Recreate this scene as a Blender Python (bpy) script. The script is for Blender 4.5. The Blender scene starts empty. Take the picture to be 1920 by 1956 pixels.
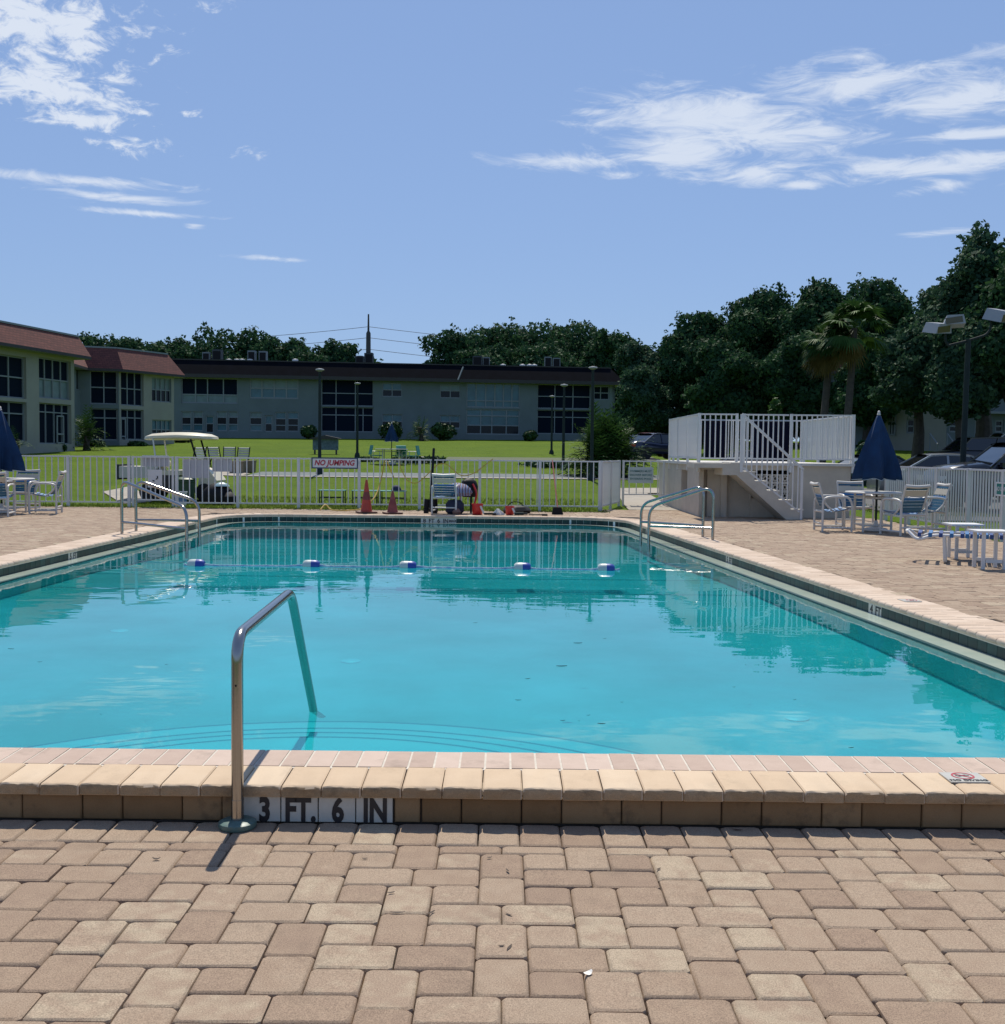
import bpy, bmesh, math, random
import numpy as np
from mathutils import Vector, Matrix
R = math.radians
sc = bpy.context.scene
col = sc.collection
rng = random.Random(7)

# ------------------------------------------------------------------ camera
PW, PH, F, CZ = 1920, 1956, 2150.0, 1.385
PITCH = math.atan((978 - 863) / F)
ROLL = R(0.6)
cam_d = bpy.data.cameras.new('camera')
cam = bpy.data.objects.new('camera', cam_d)
col.objects.link(cam)
sc.camera = cam
cam.matrix_world = (Matrix.Translation((0, 0, CZ)) @ Matrix.Rotation(R(90) - PITCH, 4, 'X')
                    @ Matrix.Rotation(ROLL, 4, 'Z'))
cam_d.sensor_fit = 'HORIZONTAL'
cam_d.sensor_width = 36.0
cam_d.lens = 36.0 * F / PW
cam_d.clip_start = 0.05
cam_d.clip_end = 6000
# ------------------------------------------------------------------ world and sun
SUN_EL, SUN_AZ = 57.0, -2.0          # azimuth from +Y, positive to +X
world = bpy.data.worlds.new('World')
sc.world = world
world.use_nodes = True
SKY_STRENGTH = 0.10
EXPOSURE = 0.0
sl = bpy.data.lights.new('sun', 'SUN')
sl.energy = 4.9
sl.angle = R(0.53)
sl.color = (1.0, 0.93, 0.81)
sun = bpy.data.objects.new('sun', sl)
col.objects.link(sun)
_d = Vector((math.sin(R(SUN_AZ)) * math.cos(R(SUN_EL)), math.cos(R(SUN_AZ)) * math.cos(R(SUN_EL)), math.sin(R(SUN_EL))))
sun.rotation_euler = _d.to_track_quat('Z', 'Y').to_euler()
sl.cycles.is_caustics_light = True     # lets sunlight refract into the pool
sc.view_settings.view_transform = 'Standard'
sc.view_settings.look = 'None'
sc.view_settings.gamma = 1.0
sc.view_settings.exposure = EXPOSURE
sc.render.engine = 'CYCLES'
sc.cycles.use_denoising = True
sc.cycles.max_bounces = 10
sc.cycles.transparent_max_bounces = 12
sc.cycles.sample_clamp_indirect = 6.0

# ------------------------------------------------------------------ pixel -> place
def ray(px, py):
    x = (px - 960) / F; y = -(py - 978) / F
    c, s = math.cos(ROLL), math.sin(ROLL)
    x, y = c * x - s * y, s * x + c * y
    cp, sp = math.cos(PITCH), math.sin(PITCH)
    return Vector((x, cp + y * sp, -sp + y * cp))
def G(px, py, z=0.0):
    d = ray(px, py); t = (z - CZ) / d.z
    return Vector((d.x * t, d.y * t, z))
def D(px, py, Y):
    d = ray(px, py); t = Y / d.y
    return Vector((d.x * t, Y, CZ + d.z * t))
def azel(px, py):
    d = ray(px, py).normalized()
    return math.degrees(math.atan2(d.x, d.y)), math.degrees(math.asin(d.z))

# ------------------------------------------------------------------ world nodes
def build_world():
    nt = world.node_tree
    nd, lk = nt.nodes, nt.links
    bg = nd['Background']
    sky = nd.new('ShaderNodeTexSky')
    sky.sky_type = 'NISHITA'
    sky.sun_disc = False
    sky.sun_elevation = R(SUN_EL)
    sky.sun_rotation = R(SUN_AZ)
    sky.altitude = 0
    sky.air_density = 1.0
    sky.dust_density = 0.25
    sky.ozone_density = 3.5
    def M(op, a, b=None, c=None):
        n = nd.new('ShaderNodeMath'); n.operation = op
        for i, v in enumerate((a, b, c)):
            if v is None: continue
            if isinstance(v, (int, float)): n.inputs[i].default_value = v
            else: lk.new(v, n.inputs[i])
        return n.outputs[0]
    tc = nd.new('ShaderNodeTexCoord')
    sep = nd.new('ShaderNodeSeparateXYZ'); lk.new(tc.outputs['Generated'], sep.inputs[0])
    az = M('MULTIPLY', M('ARCTAN2', sep.outputs[0], sep.outputs[1]), 57.2958)
    el = M('MULTIPLY', M('ARCSINE', sep.outputs[2]), 57.2958)
    cb = nd.new('ShaderNodeCombineXYZ'); lk.new(az, cb.inputs[0]); lk.new(el, cb.inputs[1])
    def noise(scale, detail, rough, sx, sy, seed, rot=0.0, dist=0.0):
        mp = nd.new('ShaderNodeMapping'); lk.new(cb.outputs[0], mp.inputs[0])
        mp.inputs['Scale'].default_value = (sx, sy, 1); mp.inputs['Location'].default_value = (seed, seed * .7, seed)
        mp.inputs['Rotation'].default_value = (0, 0, rot)
        n = nd.new('ShaderNodeTexNoise'); lk.new(mp.outputs[0], n.inputs['Vector'])
        n.inputs['Scale'].default_value = scale; n.inputs['Detail'].default_value = detail
        n.inputs['Roughness'].default_value = rough; n.inputs['Distortion'].default_value = dist
        return n.outputs[0]
    puffy = noise(0.95, 9, 0.66, 0.7, 1.3, 3.1, 0, .5)
    wispy = noise(0.62, 10, 0.66, 0.42, 1.7, 11.3, R(-9), 1.1)
    warp = noise(0.16, 3, .5, 1, 1, 5.0)
    blobsL = [(60, 40, 230, 110, 1.1), (90, 165, 190, 62, 1.15), (150, 226, 150, 24, 1.05), (265, 280, 75, 20, .9), (170, 268, 80, 12, .7),
              (480, 292, 36, 18, .85), (322, 88, 22, 11, .7), (415, 22, 40, 18, .5), (275, 216, 34, 12, .8), (360, 213, 24, 10, .6)]
    blobsW = [(150, 344, 190, 13, .9), (240, 379, 150, 11, .95), (300, 409, 140, 8, 1.0), (515, 493, 90, 7, .75), (370, 432, 26, 6, .7),
              (1330, 225, 240, 75, 1.0), (1620, 165, 270, 44, 1.0), (1860, 182, 200, 45, 1.05), (1290, 280, 170, 55, 1.0), (1450, 262, 260, 50, .95),
              (1430, 330, 130, 28, .95), (1530, 352, 60, 12, .8), (1730, 320, 260, 26, .95), (1880, 303, 150, 26, 1.0), (1860, 258, 200, 13, .85),
              (1080, 308, 150, 20, .75), (1190, 333, 50, 10, .6), (1820, 352, 80, 15, .7), (1805, 445, 80, 7, .65), (1640, 110, 100, 26, .5), (1870, 100, 90, 14, .45)]
    def field(bl):
        acc = None
        for px, py, w, h, k in bl:
            a, e = azel(px, py)
            s = nd.new('ShaderNodeVectorMath'); s.operation = 'SUBTRACT'; lk.new(cb.outputs[0], s.inputs[0]); s.inputs[1].default_value = (a, e, 0)
            m = nd.new('ShaderNodeVectorMath'); m.operation = 'MULTIPLY'; lk.new(s.outputs[0], m.inputs[0]); m.inputs[1].default_value = (F / 57.3 / w, F / 57.3 / h, 0)
            l = nd.new('ShaderNodeVectorMath'); l.operation = 'LENGTH'; lk.new(m.outputs[0], l.inputs[0])
            v = M('MULTIPLY', M('SUBTRACT', 1.0, l.outputs['Value']), k)
            acc = v if acc is None else M('MAXIMUM', acc, v)
        return M('MAXIMUM', acc, -0.6)
    def dens(f, n, amp, bias, soft):
        r = nd.new('ShaderNodeMapRange'); r.interpolation_type = 'SMOOTHSTEP'
        lk.new(M('ADD', f, M('MULTIPLY', M('SUBTRACT', n, .5), amp)), r.inputs[0])
        r.inputs[1].default_value = bias; r.inputs[2].default_value = bias + soft
        return r.outputs[0]
    dl = dens(field(blobsL), puffy, 3.9, .22, .8)
    dw = M('MULTIPLY', dens(field(blobsW), wispy, 2.7, .0, .95), .9)
    # the same fair-weather clouds go on outside the view
    out = M('MAXIMUM', M('SUBTRACT', M('ABSOLUTE', az), 30.0), M('SUBTRACT', el, 27.0))
    outm = nd.new('ShaderNodeMapRange'); lk.new(out, outm.inputs[0]); outm.inputs[1].default_value = 0; outm.inputs[2].default_value = 8
    gen = M('MULTIPLY', dens(M('MULTIPLY', M('SUBTRACT', warp, .62), 4.0), puffy, 2.0, .1, .8), outm.outputs[0])
    up = nd.new('ShaderNodeMapRange'); lk.new(el, up.inputs[0]); up.inputs[1].default_value = 1; up.inputs[2].default_value = 5
    d = M('MULTIPLY', M('MAXIMUM', M('MAXIMUM', dl, dw), gen), up.outputs[0])
    mix = nd.new('ShaderNodeMix'); mix.data_type = 'RGBA'
    lk.new(M('MULTIPLY', d, .88), mix.inputs[0])
    hs = nd.new('ShaderNodeHueSaturation'); lk.new(sky.outputs[0], hs.inputs['Color'])
    hs.inputs['Hue'].default_value = .51; hs.inputs['Saturation'].default_value = 1.0; hs.inputs['Value'].default_value = 1.0
    gm = nd.new('ShaderNodeGamma'); lk.new(hs.outputs[0], gm.inputs[0]); gm.inputs[1].default_value = .36
    tn = nd.new('ShaderNodeMix'); tn.data_type = 'RGBA'; tn.blend_type = 'MULTIPLY'; tn.inputs[0].default_value = 1
    lk.new(gm.outputs[0], tn.inputs[6]); tn.inputs[7].default_value = (1.84, 2.48, 3.55, 1)
    lk.new(tn.outputs[2], mix.inputs[6])
    mix.inputs[7].default_value = (7.6, 8.2, 9.2, 1)
    lk.new(mix.outputs[2], bg.inputs[0])
    bg.inputs[1].default_value = SKY_STRENGTH
    world.cycles.sampling_method = 'MANUAL'
    world.cycles.sample_map_resolution = 512
build_world()

# ------------------------------------------------------------------ mesh helpers
class MB:
    def __init__(s): s.v = []; s.f = []
    def add(s, v, f):
        n = len(s.v); s.v += [tuple(p) for p in v]; s.f += [tuple(i + n for i in q) for q in f]; return s
    def box(s, c, d, rz=0.0, rot=None):
        hx, hy, hz = d[0] / 2, d[1] / 2, d[2] / 2
        P = [Vector((x, y, z)) for z in (-hz, hz) for x, y in ((-hx, -hy), (hx, -hy), (hx, hy), (-hx, hy))]
        m = rot if rot is not None else Matrix.Rotation(rz, 3, 'Z')
        return s.add([m @ p + Vector(c) for p in P], [(3, 2, 1, 0), (4, 5, 6, 7), (0, 1, 5, 4), (1, 2, 6, 5), (2, 3, 7, 6), (3, 0, 4, 7)])
    def bar(s, a, b, w, h):
        a, b = Vector(a), Vector(b); d = b - a
        return s.box((a + b) / 2, (w, h, d.length), rot=d.to_track_quat('Z', 'Y').to_matrix())
    def tube(s, pts, r, n=8, caps=True, rad=None):
        pts = [Vector(p) for p in pts]; k = len(pts); base = len(s.v)
        up = None; ring = []
        for i, p in enumerate(pts):
            t = (pts[min(i + 1, k - 1)] - pts[max(i - 1, 0)]).normalized()
            if up is None: up = Vector((0, 0, 1)) if abs(t.z) < .9 else Vector((1, 0, 0))
            x = t.cross(up)
            if x.length < 1e-5: x = t.cross(Vector((0, 1, 0)))
            x.normalize(); y = x.cross(t).normalized(); up = y
            rr = rad[i] if rad else r
            for j in range(n):
                a = 2 * math.pi * j / n
                s.v.append(tuple(p + (x * math.cos(a) + y * math.sin(a)) * rr))
        for i in range(k - 1):
            for j in range(n):
                a, b = base + i * n + j, base + i * n + (j + 1) % n
                s.f.append((a, b, b + n, a + n))
        if caps:
            s.f.append(tuple(base + j for j in reversed(range(n)))); s.f.append(tuple(base + (k - 1) * n + j for j in range(n)))
        return s
    def lathe(s, prof, c=(0, 0, 0), n=16, lobes=0, amp=0.0):
        base = len(s.v); k = len(prof)
        for r, z in prof:
            for j in range(n):
                a = 2 * math.pi * j / n
                rr = r * (1 + amp * math.cos(lobes * a)) if lobes else r
                s.v.append((c[0] + rr * math.cos(a), c[1] + rr * math.sin(a), c[2] + z))
        for i in range(k - 1):
            for j in range(n):
                a, b = base + i * n + j, base + i * n + (j + 1) % n
                s.f.append((a, b, b + n, a + n))
        s.f.append(tuple(base + j for j in reversed(range(n)))); s.f.append(tuple(base + (k - 1) * n + j for j in range(n)))
        return s
    def prism(s, poly, z0, z1):
        n = len(poly)
        return s.add([(x, y, z0) for x, y in poly] + [(x, y, z1) for x, y in poly],
                     [tuple(reversed(range(n))), tuple(range(n, 2 * n))] + [(i, (i + 1) % n, (i + 1) % n + n, i + n) for i in range(n)])
    def extrude_xz(s, poly, y0, y1):
        n = len(poly)
        return s.add([(x, y0, z) for x, z in poly] + [(x, y1, z) for x, z in poly],
                     [tuple(range(n)), tuple(reversed(range(n, 2 * n)))] + [(i, i + n, (i + 1) % n + n, (i + 1) % n) for i in range(n)])
    def mesh(s, name, mat=None, smooth=False, fix=False):
        me = bpy.data.meshes.new(name); me.from_pydata(s.v, [], s.f)
        if mat is not None: me.materials.append(mat)
        if fix:
            bm = bmesh.new(); bm.from_mesh(me); bmesh.ops.recalc_face_normals(bm, faces=bm.faces); bm.to_mesh(me); bm.free()
        if smooth: smooth_mesh(me)
        me.update()
        return me
    def build(s, name, mat, parent=None, smooth=False, fix=False, loc=None, rz=0.0):
        return link(name, s.mesh(name, mat, smooth, fix), parent, loc, rz)
def smooth_mesh(me, ang=38):
    me.polygons.foreach_set('use_smooth', [True] * len(me.polygons))
    try: me.set_sharp_from_angle(angle=R(ang))
    except Exception: pass
def link(name, me, parent=None, loc=None, rz=0.0):
    o = bpy.data.objects.new(name, me); col.objects.link(o)
    if parent is not None: o.parent = parent
    if loc is not None: o.location = loc
    if rz: o.rotation_euler = (0, 0, rz)
    return o
def tag(o, label=None, cat=None, group=None, kind=None):
    if label: o['label'] = label
    if cat: o['category'] = cat
    if group: o['group'] = group
    if kind: o['kind'] = kind
    return o
def thing(name, label, cat, loc=(0, 0, 0), rz=0.0, group=None):
    o = bpy.data.objects.new(name, None); col.objects.link(o)
    o.empty_display_size = .1
    o.location = loc; o.rotation_euler = (0, 0, rz)
    return tag(o, label, cat, group)
def copy_tree(o, parent=None):
    c = o.copy(); col.objects.link(c)
    if parent is not None: c.parent = parent
    for ch in list(o.children): copy_tree(ch, c)
    return c
def arc(c, r, a0, a1, n, ax='xz'):
    out = []
    for i in range(n + 1):
        a = R(a0 + (a1 - a0) * i / n); u, w = c[0] + r * math.cos(a), c[1] + r * math.sin(a)
        out.append((u, w))
    return out
def bend(pts, r, n=5):
    """round the corners of a polyline"""
    pts = [Vector(p) for p in pts]; out = [pts[0]]
    for i in range(1, len(pts) - 1):
        a, b, c = pts[i - 1], pts[i], pts[i + 1]
        u, w = (a - b), (c - b); ri = min(r, u.length * .49, w.length * .49)
        p0, p1 = b + u.normalized() * ri, b + w.normalized() * ri
        for k in range(n + 1):
            t = k / n; out.append((1 - t) ** 2 * p0 + 2 * t * (1 - t) * b + t * t * p1)
    return out + [pts[-1]]
def text(body, size, mat, parent, M, name='lettering', thick=0.0, sx=1.0, depth=.0012, align='CENTER'):
    cu = bpy.data.curves.new('txt', 'FONT'); cu.body = body; cu.size = size; cu.align_x = align; cu.align_y = 'CENTER'
    cu.extrude = depth; cu.offset = thick; cu.resolution_u = 3
    ob = bpy.data.objects.new('txt', cu); col.objects.link(ob)
    bpy.context.view_layer.update()
    me = bpy.data.meshes.new_from_object(ob.evaluated_get(bpy.context.evaluated_depsgraph_get()))
    bpy.data.objects.remove(ob); bpy.data.curves.remove(cu)
    me.name = name
    me.transform(M @ Matrix.Diagonal((sx, 1, 1, 1)))
    me.materials.clear(); me.materials.append(mat)
    return link(name, me, parent)
UPRIGHT = Matrix.Rotation(R(90), 4, 'X')       # text standing up, read from -Y
def T(x, y, z): return Matrix.Translation((x, y, z))

# ------------------------------------------------------------------ materials
def mat(name, c, rough=.6, metal=0.0, var=0.0, vscale=8.0, bump=0.0, bscale=60.0, spec=.5, c2=None, detail=4, coat=0.0, obj_rand=0.0):
    m = bpy.data.materials.new(name); m.use_nodes = True
    nt = m.node_tree; nd, lk = nt.nodes, nt.links; b = nd['Principled BSDF']
    b.inputs['Base Color'].default_value = (*c, 1); b.inputs['Roughness'].default_value = rough
    b.inputs['Metallic'].default_value = metal; b.inputs['Specular IOR Level'].default_value = spec
    b.inputs['Coat Weight'].default_value = coat
    tc = nd.new('ShaderNodeTexCoord')
    if var or c2:
        n = nd.new('ShaderNodeTexNoise'); n.inputs['Scale'].default_value = vscale; n.inputs['Detail'].default_value = detail
        n.inputs['Roughness'].default_value = .6
        lk.new(tc.outputs['Object'], n.inputs['Vector'])
        r = nd.new('ShaderNodeValToRGB'); lk.new(n.outputs[0], r.inputs[0])
        d = c2 if c2 else tuple(x * (1 - var) for x in c)
        r.color_ramp.elements[0].position = .36; r.color_ramp.elements[1].position = .66
        r.color_ramp.elements[0].color = (*d, 1); r.color_ramp.elements[1].color = (*c, 1)
        src = r.outputs[0]
        if obj_rand:
            oi = nd.new('ShaderNodeObjectInfo'); h = nd.new('ShaderNodeHueSaturation')
            mr = nd.new('ShaderNodeMapRange'); lk.new(oi.outputs['Random'], mr.inputs[0])
            mr.inputs[3].default_value = 1 - obj_rand; mr.inputs[4].default_value = 1 + obj_rand
            lk.new(mr.outputs[0], h.inputs['Value']); lk.new(src, h.inputs['Color']); src = h.outputs[0]
        lk.new(src, b.inputs['Base Color'])
    if bump:
        n2 = nd.new('ShaderNodeTexNoise'); n2.inputs['Scale'].default_value = bscale; n2.inputs['Detail'].default_value = 5
        lk.new(tc.outputs['Object'], n2.inputs['Vector'])
        bu = nd.new('ShaderNodeBump'); bu.inputs['Strength'].default_value = bump; bu.inputs['Distance'].default_value = .01
        lk.new(n2.outputs[0], bu.inputs['Height']); lk.new(bu.outputs[0], b.inputs['Normal'])
    return m
def brick_mat(name, ramp, rough=.85, speck=.5, bump=.35, stain=0.0, nscale=14.0, speckscale=230.0):
    """stone units: colour per unit (object random + 'rnd' attribute), cloudy variation, speckle"""
    m = bpy.data.materials.new(name); m.use_nodes = True
    nt = m.node_tree; nd, lk = nt.nodes, nt.links; b = nd['Principled BSDF']; b.inputs['Roughness'].default_value = rough
    b.inputs['Specular IOR Level'].default_value = .25
    oi = nd.new('ShaderNodeObjectInfo'); at = nd.new('ShaderNodeAttribute'); at.attribute_name = 'rnd'
    ad = nd.new('ShaderNodeMath'); ad.operation = 'ADD'; lk.new(oi.outputs['Random'], ad.inputs[0]); lk.new(at.outputs['Fac'], ad.inputs[1])
    fr = nd.new('ShaderNodeMath'); fr.operation = 'FRACT'; lk.new(ad.outputs[0], fr.inputs[0])
    geo = nd.new('ShaderNodeNewGeometry')
    n1 = nd.new('ShaderNodeTexNoise'); n1.inputs['Scale'].default_value = nscale; n1.inputs['Detail'].default_value = 3
    lk.new(geo.outputs['Position'], n1.inputs['Vector'])
    mx = nd.new('ShaderNodeMath'); mx.operation = 'MULTIPLY_ADD'; lk.new(n1.outputs[0], mx.inputs[0]); mx.inputs[1].default_value = .75; mx.inputs[2].default_value = -.375
    a2 = nd.new('ShaderNodeMath'); a2.operation = 'ADD'; lk.new(fr.outputs[0], a2.inputs[0]); lk.new(mx.outputs[0], a2.inputs[1])
    r = nd.new('ShaderNodeValToRGB'); lk.new(a2.outputs[0], r.inputs[0])
    cr = r.color_ramp
    for i, (p, c) in enumerate(ramp):
        e = cr.elements[i] if i < 2 else cr.elements.new(p)
        e.position = p; e.color = (*c, 1)
    n2 = nd.new('ShaderNodeTexNoise'); n2.inputs['Scale'].default_value = speckscale; n2.inputs['Detail'].default_value = 5; n2.inputs['Roughness'].default_value = .75; lk.new(geo.outputs['Position'], n2.inputs['Vector'])
    mr = nd.new('ShaderNodeMapRange'); lk.new(n2.outputs[0], mr.inputs[0]); mr.inputs[1].default_value = .3; mr.inputs[2].default_value = .72
    mr.inputs[3].default_value = 1 - speck * .55; mr.inputs[4].default_value = 1 + speck * .5
    h = nd.new('ShaderNodeMix'); h.data_type = 'RGBA'; h.blend_type = 'MULTIPLY'; h.inputs[0].default_value = 1
    lk.new(r.outputs[0], h.inputs[6]); lk.new(mr.outputs[0], h.inputs[7])
    src = h.outputs[2]
    if stain:
        n3 = nd.new('ShaderNodeTexNoise'); n3.inputs['Scale'].default_value = 5.0; n3.inputs['Detail'].default_value = 6; lk.new(geo.outputs['Position'], n3.inputs['Vector'])
        n3.inputs['Roughness'].default_value = .7
        m3 = nd.new('ShaderNodeMapRange'); lk.new(n3.outputs[0], m3.inputs[0]); m3.inputs[1].default_value = .55; m3.inputs[2].default_value = .75
        m3.inputs[3].default_value = 0; m3.inputs[4].default_value = stain
        k = nd.new('ShaderNodeMix'); k.data_type = 'RGBA'; lk.new(m3.outputs[0], k.inputs[0]); lk.new(src, k.inputs[6]); k.inputs[7].default_value = (.035, .03, .024, 1)
        src = k.outputs[2]
    lk.new(src, b.inputs['Base Color'])
    bu = nd.new('ShaderNodeBump'); bu.inputs['Strength'].default_value = bump; bu.inputs['Distance'].default_value = .004
    lk.new(n2.outputs[0], bu.inputs['Height']); lk.new(bu.outputs[0], b.inputs['Normal'])
    return m
def leaf_mat(name, c1, c2, scale=.6, rough=.55, trans=.0):
    m = bpy.data.materials.new(name); m.use_nodes = True
    nt = m.node_tree; nd, lk = nt.nodes, nt.links; b = nd['Principled BSDF']; b.inputs['Roughness'].default_value = rough
    b.inputs['Specular IOR Level'].default_value = .12
    at = nd.new('ShaderNodeAttribute'); at.attribute_name = 'rnd'
    r = nd.new('ShaderNodeMix'); r.data_type = 'RGBA'; lk.new(at.outputs['Fac'], r.inputs[0])
    r.inputs[6].default_value = (*c1, 1); r.inputs[7].default_value = (*c2, 1)
    lk.new(r.outputs[2], b.inputs['Base Color'])
    if trans:
        t = nd.new('ShaderNodeBsdfTranslucent'); lk.new(r.outputs[2], t.inputs[0]); mx = nd.new('ShaderNodeMixShader'); mx.inputs[0].default_value = trans
        lk.new(b.outputs[0], mx.inputs[1]); lk.new(t.outputs[0], mx.inputs[2]); lk.new(mx.outputs[0], nd['Material Output'].inputs[0])
    return m
MT = {}
MT['paver'] = brick_mat('paver_stone', [(0.0, (.275, .195, .138)), (1.0, (.40, .318, .225)), (.28, (.312, .226, .158)), (.55, (.350, .264, .188)), (.80, (.328, .240, .170))], speck=1.0, stain=.22)
MT['coping'] = brick_mat('coping_stone', [(0.0, (.53, .395, .265)), (1.0, (.63, .495, .35)), (.5, (.58, .44, .30))], speck=.18, bump=.15, stain=.22, nscale=9)
MT['coping_pink'] = brick_mat('coping_brick', [(0.0, (.44, .33, .265)), (1.0, (.56, .44, .36)), (.5, (.50, .385, .31))], speck=.22, bump=.2, stain=.35)
MT['wallblock'] = brick_mat('wall_block', [(0.0, (.22, .128, .058)), (1.0, (.31, .195, .098)), (.5, (.265, .158, .076))], speck=.25, bump=.25, stain=.75)
MT['coping_rim'] = brick_mat('rim_coping_stone', [(0.0, (.50, .385, .29)), (1.0, (.60, .48, .375)), (.5, (.55, .43, .33))], speck=.35, bump=.2, stain=.2, nscale=6)
MT['faceshade'] = brick_mat('coping_face_shade', [(0.0, (.30, .20, .11)), (1.0, (.42, .29, .17)), (.5, (.36, .245, .14))], speck=.6, bump=.5, stain=.6, nscale=30)  # nosing front: stained coping stone with its shade put into the browner colour
MT['mortar'] = mat('mortar', (.62, .57, .49), .9, var=.15, vscale=20)
MT['bed'] = mat('joint_sand', (.085, .065, .05), .95, var=.3, vscale=40)
MT['plaster'] = mat('pool_plaster', (.74, .82, .80), .8, c2=(.45, .60, .56), vscale=.42, detail=7)
MT['steptread'] = mat('step_plaster', (.80, .84, .80), .8, var=.06, vscale=2)
MT['wetledge'] = mat('wet_ledge_plaster', (.50, .56, .47), .12, c2=(.42, .50, .42), vscale=3, spec=.5)
MT['tile'] = mat('pool_tile_green', (.012, .052, .046), .35, c2=(.007, .030, .028), vscale=5, obj_rand=.4, spec=.25)
MT['tilewhite'] = mat('marker_tile', (.54, .52, .455), .3, var=.1, vscale=20)
MT['ink'] = mat('black_lettering', (.012, .012, .016), .45)
MT['steel'] = mat('stainless_steel', (.36, .345, .325), .2, metal=1.0, bump=.04, bscale=25)
MT['flange'] = mat('green_flange', (.10, .17, .15), .45, var=.3, vscale=30)
MT['white'] = mat('white_paint', (.65, .645, .63), .5, var=.06, vscale=6)
MT['pvc'] = mat('white_pvc', (.58, .555, .51), .45, var=.08, vscale=6)
MT['strapblue'] = mat('blue_strap', (.030, .17, .40), .5, var=.25, vscale=9)
MT['strapteal'] = mat('teal_strap', (.022, .115, .20), .5, var=.2, vscale=9)
MT['strapcream'] = mat('cream_strap', (.55, .50, .40), .55, var=.1, vscale=9)
MT['umbrella'] = mat('navy_canvas', (.003, .034, .105), .9, var=.3, vscale=4, bump=.2, bscale=40)
MT['piping'] = mat('pale_piping', (.35, .42, .46), .7)
MT['concrete'] = mat('concrete', (.36, .32, .26), .9, var=.2, vscale=2)
MT['asphalt'] = mat('asphalt', (.10, .10, .095), .9, var=.2, vscale=1.5)
MT['court'] = mat('court_paint', (.095, .120, .118), .8, var=.2, vscale=.8)
MT['stucco'] = mat('cream_stucco', (.33, .325, .275), .9, var=.12, vscale=.7)
MT['stucco2'] = mat('pale_green_stucco', (.155, .192, .195), .9, var=.12, vscale=.7)
MT['trim'] = mat('white_trim', (.22, .25, .26), .6)
MT['platform'] = mat('platform_stucco', (.54, .485, .40), .9, var=.14, vscale=2.5, bump=.2, bscale=30)
MT['glass'] = mat('window_glass_dark', (.006, .011, .020), .15, spec=.25)
MT['screen'] = mat('insect_screen', (.006, .012, .024), .8, spec=.05)
MT['blind'] = mat('window_blind', (.17, .24, .24), .4, var=.2, vscale=2)
MT['tealglass'] = mat('teal_window', (.05, .16, .20), .15, var=.3, vscale=1.2)
MT['shingle'] = None
MT['black'] = mat('black_plastic', (.010, .010, .012), .6, spec=.2)
MT['pole'] = mat('pole_green_grey', (.028, .040, .039), .75, var=.2, vscale=3, spec=.15)
MT['orange'] = mat('cone_orange', (.50, .055, .025), .5, var=.3, vscale=7)
MT['red'] = mat('red_plastic', (.55, .02, .016), .35, var=.1)
MT['teal'] = mat('teal_paint', (.06, .30, .26), .5, var=.15)
MT['yellow'] = mat('yellow_hose', (.55, .38, .07), .5)
MT['signgrey'] = mat('sign_back', (.46, .47, .50), .5, var=.05)
MT['signwhite'] = mat('sign_white', (.66, .66, .64), .5)
MT['signred'] = mat('sign_red', (.42, .03, .05), .5)
MT['signblue'] = mat('sign_navy', (.02, .04, .10), .5)
MT['signgreen'] = mat('sign_green', (.02, .20, .16), .5)
MT['cream'] = mat('cream_fibreglass', (.66, .59, .42), .35, var=.05)
MT['leaf'] = leaf_mat('oak_leaves', (.016, .050, .026), (.052, .118, .042), rough=.7, trans=.25)
MT['leaf2'] = leaf_mat('oak_leaves_grey', (.022, .058, .036), (.066, .128, .060), rough=.7, trans=.25)
MT['palm'] = leaf_mat('palm_fronds', (.020, .060, .014), (.060, .120, .026), trans=.2)
MT['palmdead'] = leaf_mat('dry_palm_fronds', (.085, .075, .02), (.17, .12, .03), trans=.15)
MT['shrub'] = leaf_mat('shrub_leaves', (.014, .042, .018), (.042, .090, .028))
MT['bark'] = mat('bark', (.075, .062, .05), .9, var=.4, vscale=5, bump=.5, bscale=12)
MT['rubber'] = mat('tyre_rubber', (.012, .012, .013), .8)
MT['chrome'] = mat('wheel_alloy', (.5, .5, .52), .25, metal=1)
MT['carglass'] = mat('car_glass', (.008, .010, .014), .04, spec=.8)
MT['lamp'] = mat('lamp_lens', (.65, .66, .66), .15)
MT['planter'] = mat('tan_planter', (.28, .21, .14), .9, var=.2)
def shingles():
    m = mat('red_shingle', (.165, .050, .042), .9)
    nt = m.node_tree; nd, lk = nt.nodes, nt.links; b = nd['Principled BSDF']
    tc = nd.new('ShaderNodeTexCoord'); br = nd.new('ShaderNodeTexBrick')
    mp = nd.new('ShaderNodeMapping'); lk.new(tc.outputs['UV'], mp.inputs[0]); lk.new(mp.outputs[0], br.inputs[0])
    br.inputs['Color1'].default_value = (.175, .055, .045, 1); br.inputs['Color2'].default_value = (.120, .038, .034, 1); br.inputs['Mortar'].default_value = (.05, .018, .017, 1)
    br.inputs['Scale'].default_value = 1.0; br.inputs['Brick Width'].default_value = .32; br.inputs['Row Height'].default_value = .15; br.inputs['Mortar Size'].default_value = .012
    lk.new(br.outputs[0], b.inputs['Base Color'])
    return m
MT['shingle'] = shingles()
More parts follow.
